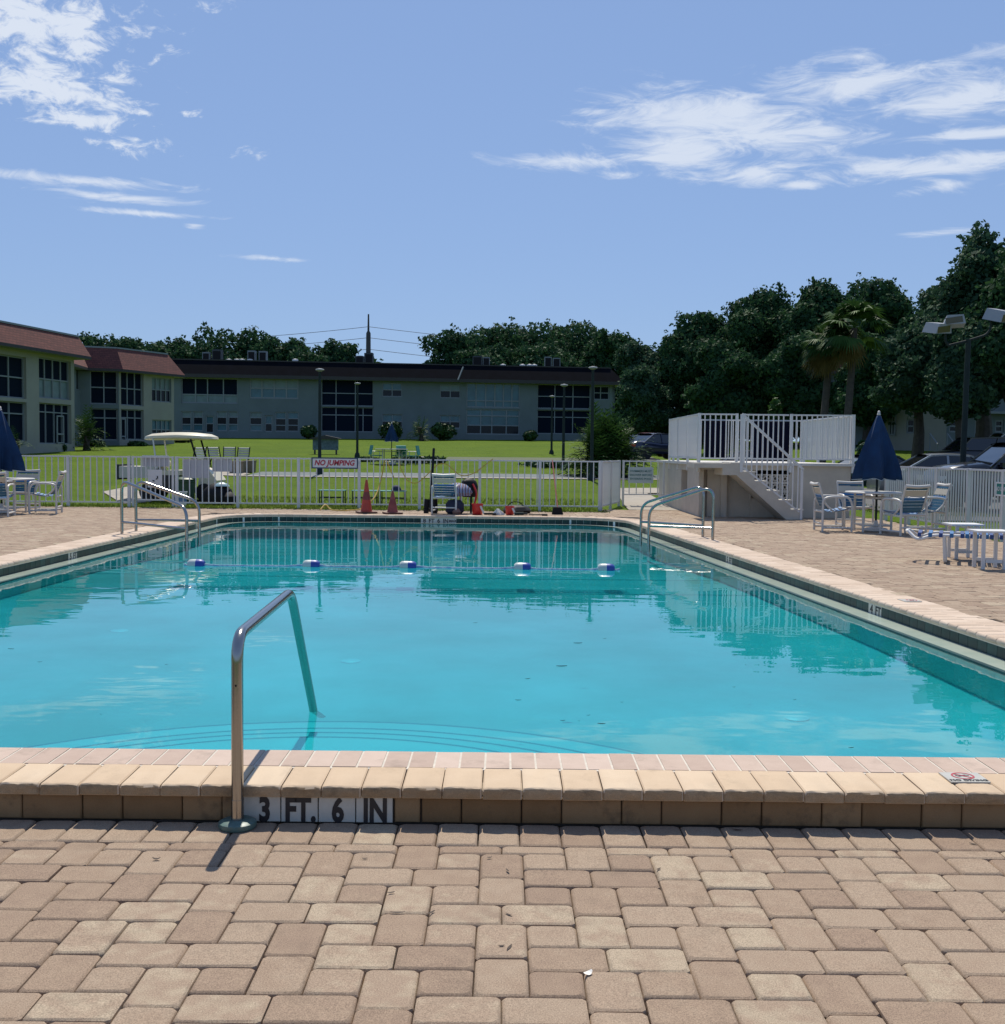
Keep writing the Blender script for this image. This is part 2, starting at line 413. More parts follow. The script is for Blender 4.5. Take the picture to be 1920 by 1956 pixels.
# ------------------------------------------------------------------ terrain
def sstep(a, b, x):
    t = min(1, max(0, (x - a) / (b - a))); return t * t * (3 - 2 * t)
def gz(x, y):
    z = -.03
    if y > 29: z += .0335 * (min(y, 104) - 29) * 1.0
    z += 1.0 * sstep(10, 17, x) * sstep(50, 66, y) * (1 - sstep(90, 120, y))
    z -= .033 * max(0, min(y, 47) - 29) * sstep(8, 11, x)
    if y < 29 and x < 20: z += 0
    return z
def build_lawn():
    xs = list(np.linspace(-60, 60, 61)); xs = [-1500, -300, -120] + xs + [120, 300, 1500]
    ys = [-800, -60, -10, 4] + list(np.linspace(26, 110, 57)) + [140, 250, 600, 2500]
    V = []; Fc = []
    for y in ys:
        for x in xs:
            z = gz(x, y)
            if y < 25.9: z = -.07 if x > 7.9 else -.32
            V.append((x, y, z))
    n = len(xs)
    # open under the pool
    for j in range(len(ys) - 1):
        for i in range(n - 1):
            cx, cy = (xs[i] + xs[i + 1]) / 2, (ys[j] + ys[j + 1]) / 2
            if -9 < cx < 7 and 3 < cy < 25.9: continue
            Fc.append((j * n + i, j * n + i + 1, (j + 1) * n + i + 1, (j + 1) * n + i))
    m = bpy.data.materials.new('grass_ground'); m.use_nodes = True
    nt = m.node_tree; nd, lk = nt.nodes, nt.links; b = nd['Principled BSDF']; b.inputs['Roughness'].default_value = .95; b.inputs['Specular IOR Level'].default_value = .1
    geo = nd.new('ShaderNodeNewGeometry')
    def nz(sc_, det):
        k = nd.new('ShaderNodeTexNoise'); k.inputs['Scale'].default_value = sc_; k.inputs['Detail'].default_value = det; k.inputs['Roughness'].default_value = .7
        lk.new(geo.outputs['Position'], k.inputs['Vector']); return k.outputs[0]
    r = nd.new('ShaderNodeValToRGB'); lk.new(nz(.35, 6), r.inputs[0])
    e = r.color_ramp.elements; e[0].position = .3; e[0].color = (.064, .118, .006, 1); e[1].position = .72; e[1].color = (.112, .170, .009, 1)
    r2 = nd.new('ShaderNodeMapRange'); lk.new(nz(9, 5), r2.inputs[0]); r2.inputs[1].default_value = .3; r2.inputs[2].default_value = .7; r2.inputs[3].default_value = .50; r2.inputs[4].default_value = 1.38
    x = nd.new('ShaderNodeMix'); x.data_type = 'RGBA'; x.blend_type = 'MULTIPLY'; x.inputs[0].default_value = 1
    lk.new(r.outputs[0], x.inputs[6]); lk.new(r2.outputs[0], x.inputs[7])
    # dry, worn patches
    r3 = nd.new('ShaderNodeMapRange'); lk.new(nz(.9, 4), r3.inputs[0]); r3.inputs[1].default_value = .60; r3.inputs[2].default_value = .78; r3.inputs[4].default_value = .65
    x2 = nd.new('ShaderNodeMix'); x2.data_type = 'RGBA'; lk.new(r3.outputs[0], x2.inputs[0]); lk.new(x.outputs[2], x2.inputs[6]); x2.inputs[7].default_value = (.125, .155, .020, 1)
    lk.new(x2.outputs[2], b.inputs['Base Color'])
    bu = nd.new('ShaderNodeBump'); bu.inputs['Strength'].default_value = .9; bu.inputs['Distance'].default_value = .06; lk.new(nz(14, 6), bu.inputs['Height']); lk.new(bu.outputs[0], b.inputs['Normal'])
    MT['grass'] = m
    o = MB().add(V, Fc).build('lawn', m, smooth=True)
    return tag(o, 'green mown lawn rising gently behind the pool fence', 'lawn', kind='structure')
lawn = build_lawn()
def sheet(name, poly, mat_, lift, label, cat='path', step=1.0, thick=0):
    """a paved sheet draped on the ground; poly = quad corners (a,b,c,d)"""
    a, b, c, d = [Vector((p[0], p[1])) for p in poly]
    nu = max(2, int((b - a).length / step)); nv = max(2, int((d - a).length / step))
    V = []; Fc = []
    for j in range(nv + 1):
        for i in range(nu + 1):
            u, w = i / nu, j / nv
            p = (a * (1 - u) + b * u) * (1 - w) + (d * (1 - u) + c * u) * w
            V.append((p.x, p.y, gz(p.x, p.y) + lift))
    for j in range(nv):
        for i in range(nu):
            k = j * (nu + 1) + i; Fc.append((k, k + 1, k + nu + 2, k + nu + 1))
    o = MB().add(V, Fc).build(name, mat_, smooth=True)
    return tag(o, label, cat, kind='structure')
# grass blades along the lawn's near edge, too many to count
def grass_blades():
    r = np.random.RandomState(3); n = 26000
    x = r.uniform(-13, 12, n); y = 26.15 + 5.5 * r.rand(n) ** 1.8
    keep = ~((x > 2.5) & (x < 9.2) & (y < 33)) & ~((x < -9.2) & (y > 28)); x, y = x[keep], y[keep]; n = len(x)
    h = r.uniform(.03, .085, n); a = r.uniform(0, 6.28, n); w = .008 + .006 * r.rand(n); ln = r.normal(0, .025, (n, 2))
    z = np.array([gz(a_, b_) for a_, b_ in zip(x, y)])
    V = np.empty((n, 3, 3)); V[:, 0] = np.c_[x - w * np.cos(a), y - w * np.sin(a), z - .005]; V[:, 1] = np.c_[x + w * np.cos(a), y + w * np.sin(a), z - .005]
    V[:, 2] = np.c_[x + ln[:, 0], y + ln[:, 1], z + h]
    return np_mesh('grass_blades', V.reshape(-1, 3), np.arange(3 * n).reshape(-1, 3), leaf_mat('grass_blade', (.075, .125, .015), (.16, .20, .03), trans=.3), r.rand(n))
def np_mesh(name, V, Fc, mat_, rnd=None):
    k = Fc.shape[1]; me = bpy.data.meshes.new(name)
    me.vertices.add(len(V)); me.vertices.foreach_set('co', np.ascontiguousarray(V, dtype=np.float32).ravel())
    me.loops.add(Fc.size); me.loops.foreach_set('vertex_index', np.ascontiguousarray(Fc, dtype=np.int32).ravel())
    me.polygons.add(len(Fc)); me.polygons.foreach_set('loop_start', np.arange(0, Fc.size, k, dtype=np.int32)); me.polygons.foreach_set('loop_total', np.full(len(Fc), k, dtype=np.int32))
    me.update(calc_edges=True)
    if rnd is not None:
        at = me.attributes.new('rnd', 'FLOAT', 'FACE'); at.data.foreach_set('value', np.asarray(rnd, dtype=np.float32))
    me.materials.append(mat_)
    return me
gb = link('grass_blades', grass_blades()); tag(gb, 'short grass blades along the lawn behind the fence', 'grass', kind='stuff')

# ------------------------------------------------------------------ pool
WZ, FY, YF, CR = -.16, 5.13, 24.15, 1.15
def XL(y): return -6.0 + (y - FY) * .0069
def XR(y): return 4.1 - (y - FY) * .0827
def outline(off, n1=26, n2=9):
    """left side up, right side down; closed by the front wall"""
    yf, r = YF - off, max(.15, CR - off)
    yy = [FY + (yf - r - FY) * i / n1 for i in range(n1 + 1)]
    L = [(XL(y) + off, y) for y in yy]; Rr = [(XR(y) - off, y) for y in yy]
    for i in range(1, n2 + 1):
        a = R(90 * i / n2); ins = r - r * math.cos(a); y = yf - r + r * math.sin(a)
        L.append((XL(y) + off + ins, y)); Rr.append((XR(y) - off - ins, y))
    return L, Rr
def zfloor(y):
    for (y0, z0), (y1, z1) in zip(ZP, ZP[1:]):
        if y <= y1: return z0 + (z1 - z0) * max(0, y - y0) / (y1 - y0)
    return ZP[-1][1]
ZP = [(FY, -1.23), (10, -1.32), (13.8, -1.55), (15.4, -1.72), (19, -2.75), (24.2, -2.75)]
pool = thing('swimming_pool', 'large blue swimming pool with white plaster basin and rounded far corners', 'swimming pool')
pool['kind'] = 'structure'
def ring_mesh(specs, mat_, name, parent):
    V = []; Fc = []; n = None
    for off, z in specs:
        L, Rr = outline(off); P = L + Rr[::-1]; n = len(P)
        V += [(x, y, z if z is not None else zfloor(y)) for x, y in P]
    for k in range(len(specs) - 1):
        for i in range(n):
            a, b = k * n + i, k * n + (i + 1) % n
            Fc.append((a, a + n, b + n, b))
    h = n // 2; k = (len(specs) - 1) * n
    for i in range(h - 1):
        Fc.append((k + i, k + n - 1 - i, k + n - 2 - i, k + i + 1))
    return MB().add(V, Fc).build(name, mat_, parent)
basin = ring_mesh([(0, -.01), (0, -.1545), (.26, -.1545), (.262, None)], MT['plaster'], 'pool_basin', pool)
basin.cycles.is_caustics_receiver = True
V = []; Fc = []
lo, lr = outline(.002); li, lj = outline(.226)
P, Q = lo + lr[::-1], li + lj[::-1]
for p, q in zip(P, Q): V += [(p[0], p[1], -.1522), (q[0], q[1], -.1522)]
for i in range(len(P) - 1): Fc.append((2 * i, 2 * i + 1, 2 * i + 3, 2 * i + 2))
MB().add(V, Fc).build('wet_ledge', MT['wetledge'], pool)
# dark tile lip on the edge of the underwater ledge
V = []; Fc = []
lo, lr = outline(.225); li, lj = outline(.268)
P, Q = lo + lr[::-1], li + lj[::-1]
for p, q in zip(P, Q): V += [(p[0], p[1], -.1515), (q[0], q[1], -.1515), (q[0], q[1], -.24)]
for i in range(len(P) - 1):
    Fc += [(3 * i, 3 * i + 1, 3 * i + 4, 3 * i + 3), (3 * i + 1, 3 * i + 2, 3 * i + 5, 3 * i + 4)]
MB().add(V, Fc).build('ledge_tile_line', MT['tile'], pool).cycles.is_caustics_receiver = True
# entry steps: segments of circles against the near wall, each with a dark tile line
SC = Vector((-.95, 4.45))
step_tile = mat('step_tile_line', (.20, .42, .46), .4)
for k, (rr, dep) in enumerate([(1.80, .24), (2.14, .47), (2.48, .70), (2.87, .92)]):
    zt = WZ - dep; a0 = math.asin((FY - .01 - SC.y) / rr); n = 40
    pts = [(SC.x + rr * math.cos(a0 + (math.pi - 2 * a0) * i / n), SC.y + rr * math.sin(a0 + (math.pi - 2 * a0) * i / n)) for i in range(n + 1)]
    MB().prism(pts, -1.3, zt).build('entry_step', MT['steptread'], pool).cycles.is_caustics_receiver = True
    mb = MB(); V = []; Fc = []
    for i in range(n + 1):
        a = a0 + (math.pi - 2 * a0) * i / n; c, s_ = math.cos(a), math.sin(a)
        for q, z in ((rr - .017, zt + .003), (rr + .003, zt + .003), (rr + .003, zt - .008)): V.append((SC.x + q * c, SC.y + q * s_, z))
    for i in range(n): Fc += [(3 * i, 3 * i + 3, 3 * i + 4, 3 * i + 1), (3 * i + 1, 3 * i + 4, 3 * i + 5, 3 * i + 2)]
    mb.add(V, Fc).build('step_edge_tile', step_tile, pool).cycles.is_caustics_receiver = True
for y in (13.8, 15.4):
    mb = MB(); mb.add([(XL(y) + .26, y - .025, zfloor(y - .025) + .006), (XR(y) - .26, y - .025, zfloor(y - .025) + .006), (XR(y) - .26, y + .025, zfloor(y + .025) + .006), (XL(y) + .26, y + .025, zfloor(y + .025) + .006)], [(0, 1, 2, 3)])
    mb.build('floor_stripe', step_tile, pool).cycles.is_caustics_receiver = True
# water
def water_mat():
    m = bpy.data.materials.new('pool_water'); m.use_nodes = True
    nt = m.node_tree; nd, lk = nt.nodes, nt.links; nd.clear()
    out = nd.new('ShaderNodeOutputMaterial')
    rf = nd.new('ShaderNodeBsdfRefraction'); rf.inputs['Color'].default_value = (.165, .735, .805, 1); rf.inputs['IOR'].default_value = 1.333; rf.inputs['Roughness'].default_value = 0
    gl = nd.new('ShaderNodeBsdfGlossy'); gl.inputs['Roughness'].default_value = .0; gl.inputs['Color'].default_value = (1, 1, 1, 1)
    fr = nd.new('ShaderNodeFresnel'); fr.inputs['IOR'].default_value = 1.333
    geo = nd.new('ShaderNodeNewGeometry')
    def nz(sx, sy, det, ro=.5):
        mp = nd.new('ShaderNodeMapping'); mp.inputs['Scale'].default_value = (sx, sy, 1); lk.new(geo.outputs['Position'], mp.inputs[0])
        k = nd.new('ShaderNodeTexNoise'); k.inputs['Scale'].default_value = 1; k.inputs['Detail'].default_value = det; k.inputs['Roughness'].default_value = ro
        lk.new(mp.outputs[0], k.inputs['Vector']); return k.outputs[0]
    a = nd.new('ShaderNodeMath'); a.operation = 'MULTIPLY_ADD'; lk.new(nz(1.6, 2.6, 2), a.inputs[0]); a.inputs[1].default_value = 1.0; lk.new(nz(.55, .8, 1), a.inputs[2])
    bu = nd.new('ShaderNodeBump'); bu.inputs['Strength'].default_value = .10; bu.inputs['Distance'].default_value = .02
    lk.new(a.outputs[0], bu.inputs['Height'])
    for n_ in (gl, fr): lk.new(bu.outputs[0], n_.inputs['Normal'])
    mx = nd.new('ShaderNodeMixShader'); lk.new(fr.outputs[0], mx.inputs[0]); lk.new(rf.outputs[0], mx.inputs[1]); lk.new(gl.outputs[0], mx.inputs[2])
    lk.new(mx.outputs[0], out.inputs[0])
    return m
L, Rr = outline(-.012); P = L + Rr[::-1]
P[0] = (P[0][0], FY - .03); P[-1] = (P[-1][0], FY - .03)
wo = MB().add([(x, y, WZ) for x, y in P], [tuple(reversed(range(len(P))))]).build('pool_water', water_mat(), fix=False)
if wo.data.polygons[0].normal.z < 0: wo.data.flip_normals()
wo.data.polygons.foreach_set('use_smooth', [True])
wo.cycles.is_caustics_caster = True
tag(wo, 'calm turquoise water filling the swimming pool', 'water', kind='structure')

# path along the pool rim: arc-length sampling
def rim(off=0.0, y_left=FY, y_right=FY):
    L, Rr = outline(off, 60, 14)
    P = [Vector(p) for p in L + Rr[::-1]]
    acc = [0]
    for a, b in zip(P, P[1:]): acc.append(acc[-1] + (b - a).length)
    return P, acc
RP, RA = rim()
def rim_at(s):
    s = min(max(s, 0), RA[-1] - 1e-6)
    k = 0
    lo_, hi_ = 0, len(RA) - 1
    while hi_ - lo_ > 1:
        m_ = (lo_ + hi_) // 2
        if RA[m_] <= s: lo_ = m_
        else: hi_ = m_
    t = (s - RA[lo_]) / max(1e-9, RA[lo_ + 1] - RA[lo_])
    p = RP[lo_].lerp(RP[lo_ + 1], t); d = (RP[lo_ + 1] - RP[lo_]).normalized()
    return p, d                                   # outward is to the left of travel: (-d.y, d.x)
def rim_s(px, py, z):                             # nearest rim position to a pixel on plane z
    g = G(px, py, z); best = min(range(0, 4000), key=lambda i: (rim_at(RA[-1] * i / 4000)[0] - Vector((g.x, g.y))).length)
    return RA[-1] * best / 4000
# wall tiles, one by one
tl = .152
tile_me = MB().box((0, 0, -.1145), (tl - .005, .012, .122)).mesh('pool_tile', MT['tile'])
grout = MB()
markers = [(('4', 'FT'), rim_s(1677, 1165, -.1)), (('5', 'FT'), rim_s(1394, 1070, -.1)), (('5', 'FT'), rim_s(161, 1060, -.1)), (('6', 'FT'), rim_s(391, 1004, -.1)), (('6', 'FT'), rim_s(1232, 1016, -.1)),
           (('8', 'FT', '6', 'IN', 'MAX'), rim_s(842, 996, -.1))]
mk_slots = {}
n_t = int(RA[-1] / tl)
for words, s in markers:
    k0 = int(s / tl) - len(words) // 2
    wl = words
    for j, w_ in enumerate(wl): mk_slots[k0 + j] = w_
mt_me = MB().box((0, 0, -.1145), (tl - .005, .016, .122)).mesh('depth_marker_tile', MT['tilewhite'])
for k in range(n_t):
    p, d = rim_at((k + .5) * tl)
    if (p.x < -1 and p.y < 11.2 and d.y > .5) or (p.y < 6.6 and d.y < -.5): continue
    rz = math.atan2(d.y, d.x)
    if k in mk_slots:
        o = link('depth_marker_tile', mt_me, pool, (p.x, p.y, 0), rz)
        w_ = mk_slots[k]
        text(w_, .115 if len(w_) < 3 else .075, MT['ink'], o, T(0, -.0095, -.114) @ UPRIGHT, 'marker_lettering', thick=.003, sx=1.0 if len(w_) > 1 else 1.1)
    else:
        link('pool_tile', tile_me, pool, (p.x, p.y, 0), rz)
# ------------------------------------------------------------------ rim coping
deck = MB()
cu = .1566
def coping_unit(w, nose, depth, thick=.052, n=6, front=False):
    """bullnose block: x along the rim, y outward from the nose"""
    prof = [(depth, 0.0), (nose + .022, 0.0)] + [(nose + .022 - .022 * math.sin(R(a)), -.026 + .026 * math.cos(R(a))) for a in (30, 60, 90, 130, 160)] + [(nose + .02, -thick), (depth, -thick)]
    if front: prof = [(depth, 0.0), (.02, 0.0), (.011, -.0015), (.004, -.006), (.0, -.013), (.001, -.03), (.003, -.046), (.012, -thick), (depth, -thick)]
    mb = MB(); k = len(prof)
    xs = (-w / 2, -w / 2 + .006, w / 2 - .006, w / 2)
    V = []
    for j, x in enumerate(xs):
        ins = .004 if j in (0, 3) else 0
        for (y, z) in prof: V.append((x, y + (ins if y < .1 else 0), z - (ins if z > -.03 else 0)))
    Fc = []
    for j in range(3):
        for i in range(k): Fc.append((j * k + i, (j + 1) * k + i, (j + 1) * k + (i + 1) % k, j * k + (i + 1) % k))
    Fc += [tuple(range(k)), tuple(reversed(range(3 * k, 4 * k)))]
    return mb.add(V, Fc)
cop_me = coping_unit(cu - .002, -.03, .205).mesh('coping_stone', MT['coping_rim'], smooth=True, fix=True)
cop = thing('pool_coping', 'pale beige bullnose stone coping around the pool rim', 'coping'); cop['kind'] = 'structure'
rowb = MB().prism([(-cu / 2 + .001, .207), (cu / 2 - .001, .207), (cu / 2 - .001, .44), (-cu / 2 + .001, .44)], -.05, -.001).mesh('border_brick', MT['coping_rim'])
n_c = int(RA[-1] / cu)
for k in range(n_c):
    p, d = rim_at((k + .5) * cu)
    if (p.x < -1 and p.y < 11.2 and d.y > .5) or (p.y < 6.6 and d.y < -.5): continue
    rz = math.atan2(d.y, d.x)
    o = link('coping_stone', cop_me, cop, (p.x, p.y, rng.uniform(-.0015, .0015)), rz)
    if d.y > -.3 and d.y < .3: continue
    if k % 1 == 0: link('border_brick', rowb, cop, (p.x, p.y, rng.uniform(-.003, 0)), rz)
# far side: one course of border laid along
# bed under the rim coping
V = []; Fc = []
for i in range(201):
    p, d = rim_at(RA[-1] * i / 200); nrm = Vector((-d.y, d.x))
    a, b = p - nrm * .012, p + nrm * .46
    V += [(a.x, a.y, -.012), (b.x, b.y, -.012), (a.x, a.y, -.06)]
for i in range(200): Fc += [(3 * i, 3 * i + 3, 3 * i + 4, 3 * i + 1), (3 * i, 3 * i + 2, 3 * i + 5, 3 * i + 3)]
MB().add(V, Fc).build('coping_mortar', MT['mortar'], cop)

# ------------------------------------------------------------------ near wall, step and front coping
ND = -.16                                     # level of the near terrace
front = thing('raised_pool_edge', 'raised beige stone pool edge with bullnose coping and 3 FT 6 IN tiles', 'pool edge'); front['kind'] = 'structure'
MB().box((0, 4.90, -.26), (13, .44, .42)).build('edge_core', MT['mortar'], front, loc=(0, 0, 0))
fp = .1666
x0 = G(921.7, 1501, -.01).x
fr_me = []
for q in range(4):                            # four tumbled variants of the nosing block
    rr = random.Random(q)
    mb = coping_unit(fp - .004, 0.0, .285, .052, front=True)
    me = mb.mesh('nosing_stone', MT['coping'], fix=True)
    bm = bmesh.new(); bm.from_mesh(me)
    bmesh.ops.subdivide_edges(bm, edges=[e for e in bm.edges if abs(e.verts[0].co.x - e.verts[1].co.x) > .1], cuts=7)
    for v in bm.verts:
        if v.co.y < .03 and v.co.z > -.045:
            t = (v.co.x + fp / 2) / fp
            v.co.y += .004 * math.sin(t * 9 + q * 2) * math.sin(math.pi * t) + rr.uniform(-.003, .003) + .006 * (2 * t - 1) ** 4
            v.co.z += rr.uniform(-.0012, .0012) - .006 * (2 * t - 1) ** 6
    bm.to_mesh(me); bm.free(); smooth_mesh(me, 30); fr_me.append(me)
    me.materials.append(MT['faceshade'])
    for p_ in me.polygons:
        if p_.normal.y < -.72: p_.material_index = 1  # front faces take the browner stone that carries their shade
for i in range(-17, 19):
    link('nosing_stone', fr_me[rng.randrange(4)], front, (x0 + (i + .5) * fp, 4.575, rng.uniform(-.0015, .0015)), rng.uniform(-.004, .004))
bp = .1125
xb = G(688, 1450, 0).x
bb = MB().prism([(-bp / 2 + .005, 4.868), (bp / 2 - .005, 4.868), (bp / 2 - .005, 5.124), (-bp / 2 + .005, 5.124)], -.06, .001).mesh('edge_brick', MT['coping_pink'])
for i in range(-26, 30): link('edge_brick', bb, front, (xb + (i + .5) * bp, 0, rng.uniform(-.002, .0)))
MB().box((0, 4.99, -.028), (13, .284, .05)).build('edge_mortar', MT['mortar'], front)
# wall blocks below the nosing
WY = 4.607
tx0, tx1 = G(469.6, 1535, -.1).x, G(754, 1535, -.1).x
tw = (tx1 - tx0) / 4
def rblock(w, h, d, c=.008):
    """block with softened front edges, front face at y=0 facing -Y"""
    def ringp(ix, iz, y): return [(-w / 2 + ix, y, iz), (w / 2 - ix, y, iz), (w / 2 - ix, y, h - iz), (-w / 2 + ix, y, h - iz)]
    V = ringp(0, 0, d) + ringp(0, 0, c) + ringp(c * .4, c * .4, c * .3) + ringp(c, c, 0)
    Fc = [(8 + 4, 9 + 4, 10 + 4, 11 + 4)]
    for k in range(3):
        for i in range(4): Fc.append((k * 4 + i, k * 4 + (i + 1) % 4, (k + 1) * 4 + (i + 1) % 4, (k + 1) * 4 + i))
    return MB().add(V, Fc)
def wall_run(start, sgn, wide_first, n):
    x = start; wide = wide_first
    for i in range(n):
        w = .25 if wide else .1666
        cx = x + sgn * w / 2
        me = rblock(w - .004, .108, .05).mesh('wall_block', MT['wallblock'], smooth=True, fix=True)
        link('wall_block', me, front, (cx, WY + rng.uniform(-.003, .003), ND), rng.uniform(-.006, .006))
        x += sgn * w; wide = not wide
wall_run(G(640 + 490 / 2.975, 1545, -.1).x, 1, False, 16)
me = rblock(.106, .108, .05).mesh('wall_block', MT['wallblock'], smooth=True, fix=True); link('wall_block', me, front, ((tx1 + G(640 + 490 / 2.975, 1545, -.1).x) / 2, WY, ND))
wall_run(G(421, 1545, -.1).x, -1, False, 13)
me = rblock(.075, .108, .05).mesh('wall_block', MT['wallblock'], smooth=True, fix=True); link('wall_block', me, front, ((tx0 + G(421, 1545, -.1).x) / 2 - .008, WY, ND))
MB().box((0, WY + .05, ND + .05), (13, .06, .13)).build('wall_joint', MT['bed'], front)
for i, w_ in enumerate(('3', 'FT.', '6', 'IN')):
    o = rblock(tw - .004, .109, .05, .003).build('depth_number_tile', MT['tilewhite'], front, loc=(tx0 + (i + .5) * tw, WY - .006, ND))
    text(w_, .140, MT['ink'], o, T(.004 if i else .012, -.0013, .047) @ UPRIGHT, 'depth_lettering', thick=.0055, sx=.72)
# no-diving plate on the nosing
nd_c = G(1842, 1486, .004)
o = MB().box((0, 0, 0), (.168, .14, .006)).build('no_diving_tile', MT['tilewhite'], front, loc=(nd_c.x, nd_c.y, .005))
text('NO DIVING', .031, MT['ink'], o, T(0, -.05, .0036), 'lettering', thick=.0006)
def no_diving_icon(parent, s=1.0):
    mb = MB(); n = 28
    mb.add([(math.cos(2 * math.pi * i / n) * r * s, math.sin(2 * math.pi * i / n) * r * s, 0) for r in (.040, .048) for i in range(n)], [(i, (i + 1) % n, n + (i + 1) % n, n + i) for i in range(n)])
    mb.bar((-.03 * s, .03 * s, 0), (.03 * s, -.03 * s, 0), .008 * s, .0008)
    mb.build('prohibition_ring', MT['signred'], parent, loc=(0, .016 * s, .0044))
    k = MB(); k.bar((-.02 * s, -.008 * s, 0), (.016 * s, .014 * s, 0), .009 * s, .0008); k.bar((.012 * s, .012 * s, 0), (.028 * s, .004 * s, 0), .006 * s, .0008); k.bar((-.02 * s, -.008 * s, 0), (-.03 * s, .006 * s, 0), .006 * s, .0008)
    k.build('diver_figure', MT['ink'], parent, loc=(0, .016 * s, .0040))
no_diving_icon(o)
g = G(1738, 1147, .003)
o = MB().box((0, 0, 0), (.17, .17, .005)).build('no_diving_tile', MT['tilewhite'], cop, loc=(g.x, g.y, .003), rz=R(-86))
no_diving_icon(o, 1.1)

# ------------------------------------------------------------------ paving
def tumbled(w, d, h=.05, c=.010, g=.0022, r=None):
    """tumbled paver centred on x,y, top at z=0"""
    def ringp(ins, cut, z):
        a, b = w / 2 - ins, d / 2 - ins
        return [(-a + cut, -b, z), (a - cut, -b, z), (a, -b + cut, z), (a, b - cut, z), (a - cut, b, z), (-a + cut, b, z), (-a, b - cut, z), (-a, -b + cut, z)]
    V = ringp(g / 2, .009, -h) + ringp(g / 2, .009, -.012) + ringp(g / 2 + .0028, .011, -.0045) + ringp(g / 2 + c, .014, 0)
    if r: V = [(x + r.uniform(-.0016, .0016), y + r.uniform(-.0016, .0016), z) for x, y, z in V]
    Fc = [tuple(range(24, 32))]
    for k in range(3):
        for i in range(8): Fc.append((k * 8 + i, k * 8 + (i + 1) % 8, (k + 1) * 8 + (i + 1) % 8, (k + 1) * 8 + i))
    return MB().add(V, Fc)
def old_town(u, i, k):
    """pieces of one 4u x 4u cell: (x, ytop, w, d); y runs down"""
    X, Y = i * 4 * u, k * 4 * u
    P = [(0, 0, 1, 1.5), (0, 1.5, 1, 1.5), (2, 2, 1, 1.5), (2, 3.5, 1, 1.5), (1, 0, 1, 1), (3, 0, 1, 1), (1, 1, 1.5, 1), (2.5, 1, 1.5, 1), (1, 2, 1, 1), (3, 2, 1, 1), (3, 3, 1.5, 1), (4.5, 3, 1.5, 1)]
    return [(X + x * u, Y + y * u, w * u, d * u) for x, y, w, d in P]
terrace = MB().box((0, 2.1, ND - .075), (14, 5.0, .1)).build('near_terrace', MT['bed'])
tag(terrace, 'sunlit tumbled paver terrace below the raised pool edge', 'terrace', kind='structure')
U = .1625
ax0 = G(917.3, 1650, ND).x
Y1 = G(960, 1630, ND).y; YS = G(960, 1615, ND).y
cache = {}
def paver_mesh(w, d, var):
    key = (round(w, 3), round(d, 3), var)
    if key not in cache:
        cache[key] = tumbled(w, d, r=random.Random(int(w * 1000) * 7 + int(d * 1000) + var)).mesh('paver', MT['paver'], smooth=True); cache[key].polygons[0].use_smooth = False
    return cache[key]
near_rest = []; n_ind = 0
cand = []
for i in range(-5, 6):
    for k in range(-1, 5):
        for x, y, w, d in old_town(U, i, k):
            yt = Y1 - y; yb = yt - d
            if yb > YS - .03: continue
            if yt > YS: yt = YS
            cx, cy, dd = ax0 + x + w / 2, (yt + yb) / 2, yt - yb
            cand.append((cx, cy, w, dd))
sp = .1665; xs0 = G(640 + 815 / 2.975, 1591, ND).x
for i in range(-16, 17): cand.append((xs0 + (i + .5) * sp, (YS + WY - .004) / 2, sp, WY - .004 - YS))
for cx, cy, w, d in cand:
    vis = abs(cx) < cy * .47 + .12 and cy > 2.55
    if vis:
        o = link('paver', paver_mesh(w, d, rng.randrange(3)), terrace, (cx, cy, ND + rng.uniform(-.002, .002)))
        o.rotation_euler = (rng.uniform(-.006, .006), rng.uniform(-.006, .006), rng.uniform(-.004, .004)); n_ind += 1
    else: near_rest.append((cx, cy, w, d, ND))
print('individual near pavers', n_ind)
def paver_heap(name, L, parent):
    V = []; Fc = []; A = []; r = random.Random(5)
    for cx, cy, w, d, z in L:
        m_ = tumbled(w, d); n = len(V); dz = r.uniform(-.003, .002); tx, ty = r.uniform(-.012, .012), r.uniform(-.012, .012)
        V += [(a + cx, b + cy, c + z + dz + a * tx + b * ty) for a, b, c in m_.v]; Fc += [tuple(q + n for q in f) for f in m_.f]; A += [r.random()] * len(m_.f)
    me = bpy.data.meshes.new(name); me.from_pydata(V, [], Fc); me.materials.append(MT['paver'])
    at = me.attributes.new('rnd', 'FLOAT', 'FACE'); at.data.foreach_set('value', A)
    o = link(name, me, parent); o['kind'] = 'stuff'; return o
paver_heap('terrace_pavers', near_rest, terrace)
DZ = -.004
deckV = [(-15, 5, 0), (9.2, 5, 0)]
def deck_region(x, y):
    if y < 5.4 or y > 27.6: return False
    if XL(y) - .40 < x < XR(y) + .40 and y < YF + .22: return False
    if y > 26.35 - .00 and not (2.45 < x < 4.4): return False
    if x > 8.15 or x < -13.5: return False
    if y > 25.0 and 4.45 < x < 8.2: return False
    return True
big = []
u2 = .163
for i in range(-22, 15):
    for k in range(0, 36):
        for x, y, w, d in old_town(u2, i, k):
            cx, cy = x + w / 2 + .02, 27.7 - y - d / 2
            if not deck_region(cx, cy): continue
            if cx < -5.9 and (cy < 11.5 or cx < -11.8): continue
            if cx > 3 and cy < 6.8: continue
            big.append((cx, cy, w, d, DZ))
pd = MB()
for (xa, ya, xb_, yb_) in ((-15, 4.9, -6.2, 26.35), (-6.2, YF + .2, 8.2, 26.35)): pd.box(((xa + xb_) / 2, (ya + yb_) / 2, -.07), (xb_ - xa, yb_ - ya, .1))
pd.add([(XR(4.9) + .2, 4.9, -.02), (8.2, 4.9, -.02), (8.2, YF + .2, -.02), (XR(YF) + .2, YF + .2, -.02)], [(0, 1, 2, 3)])
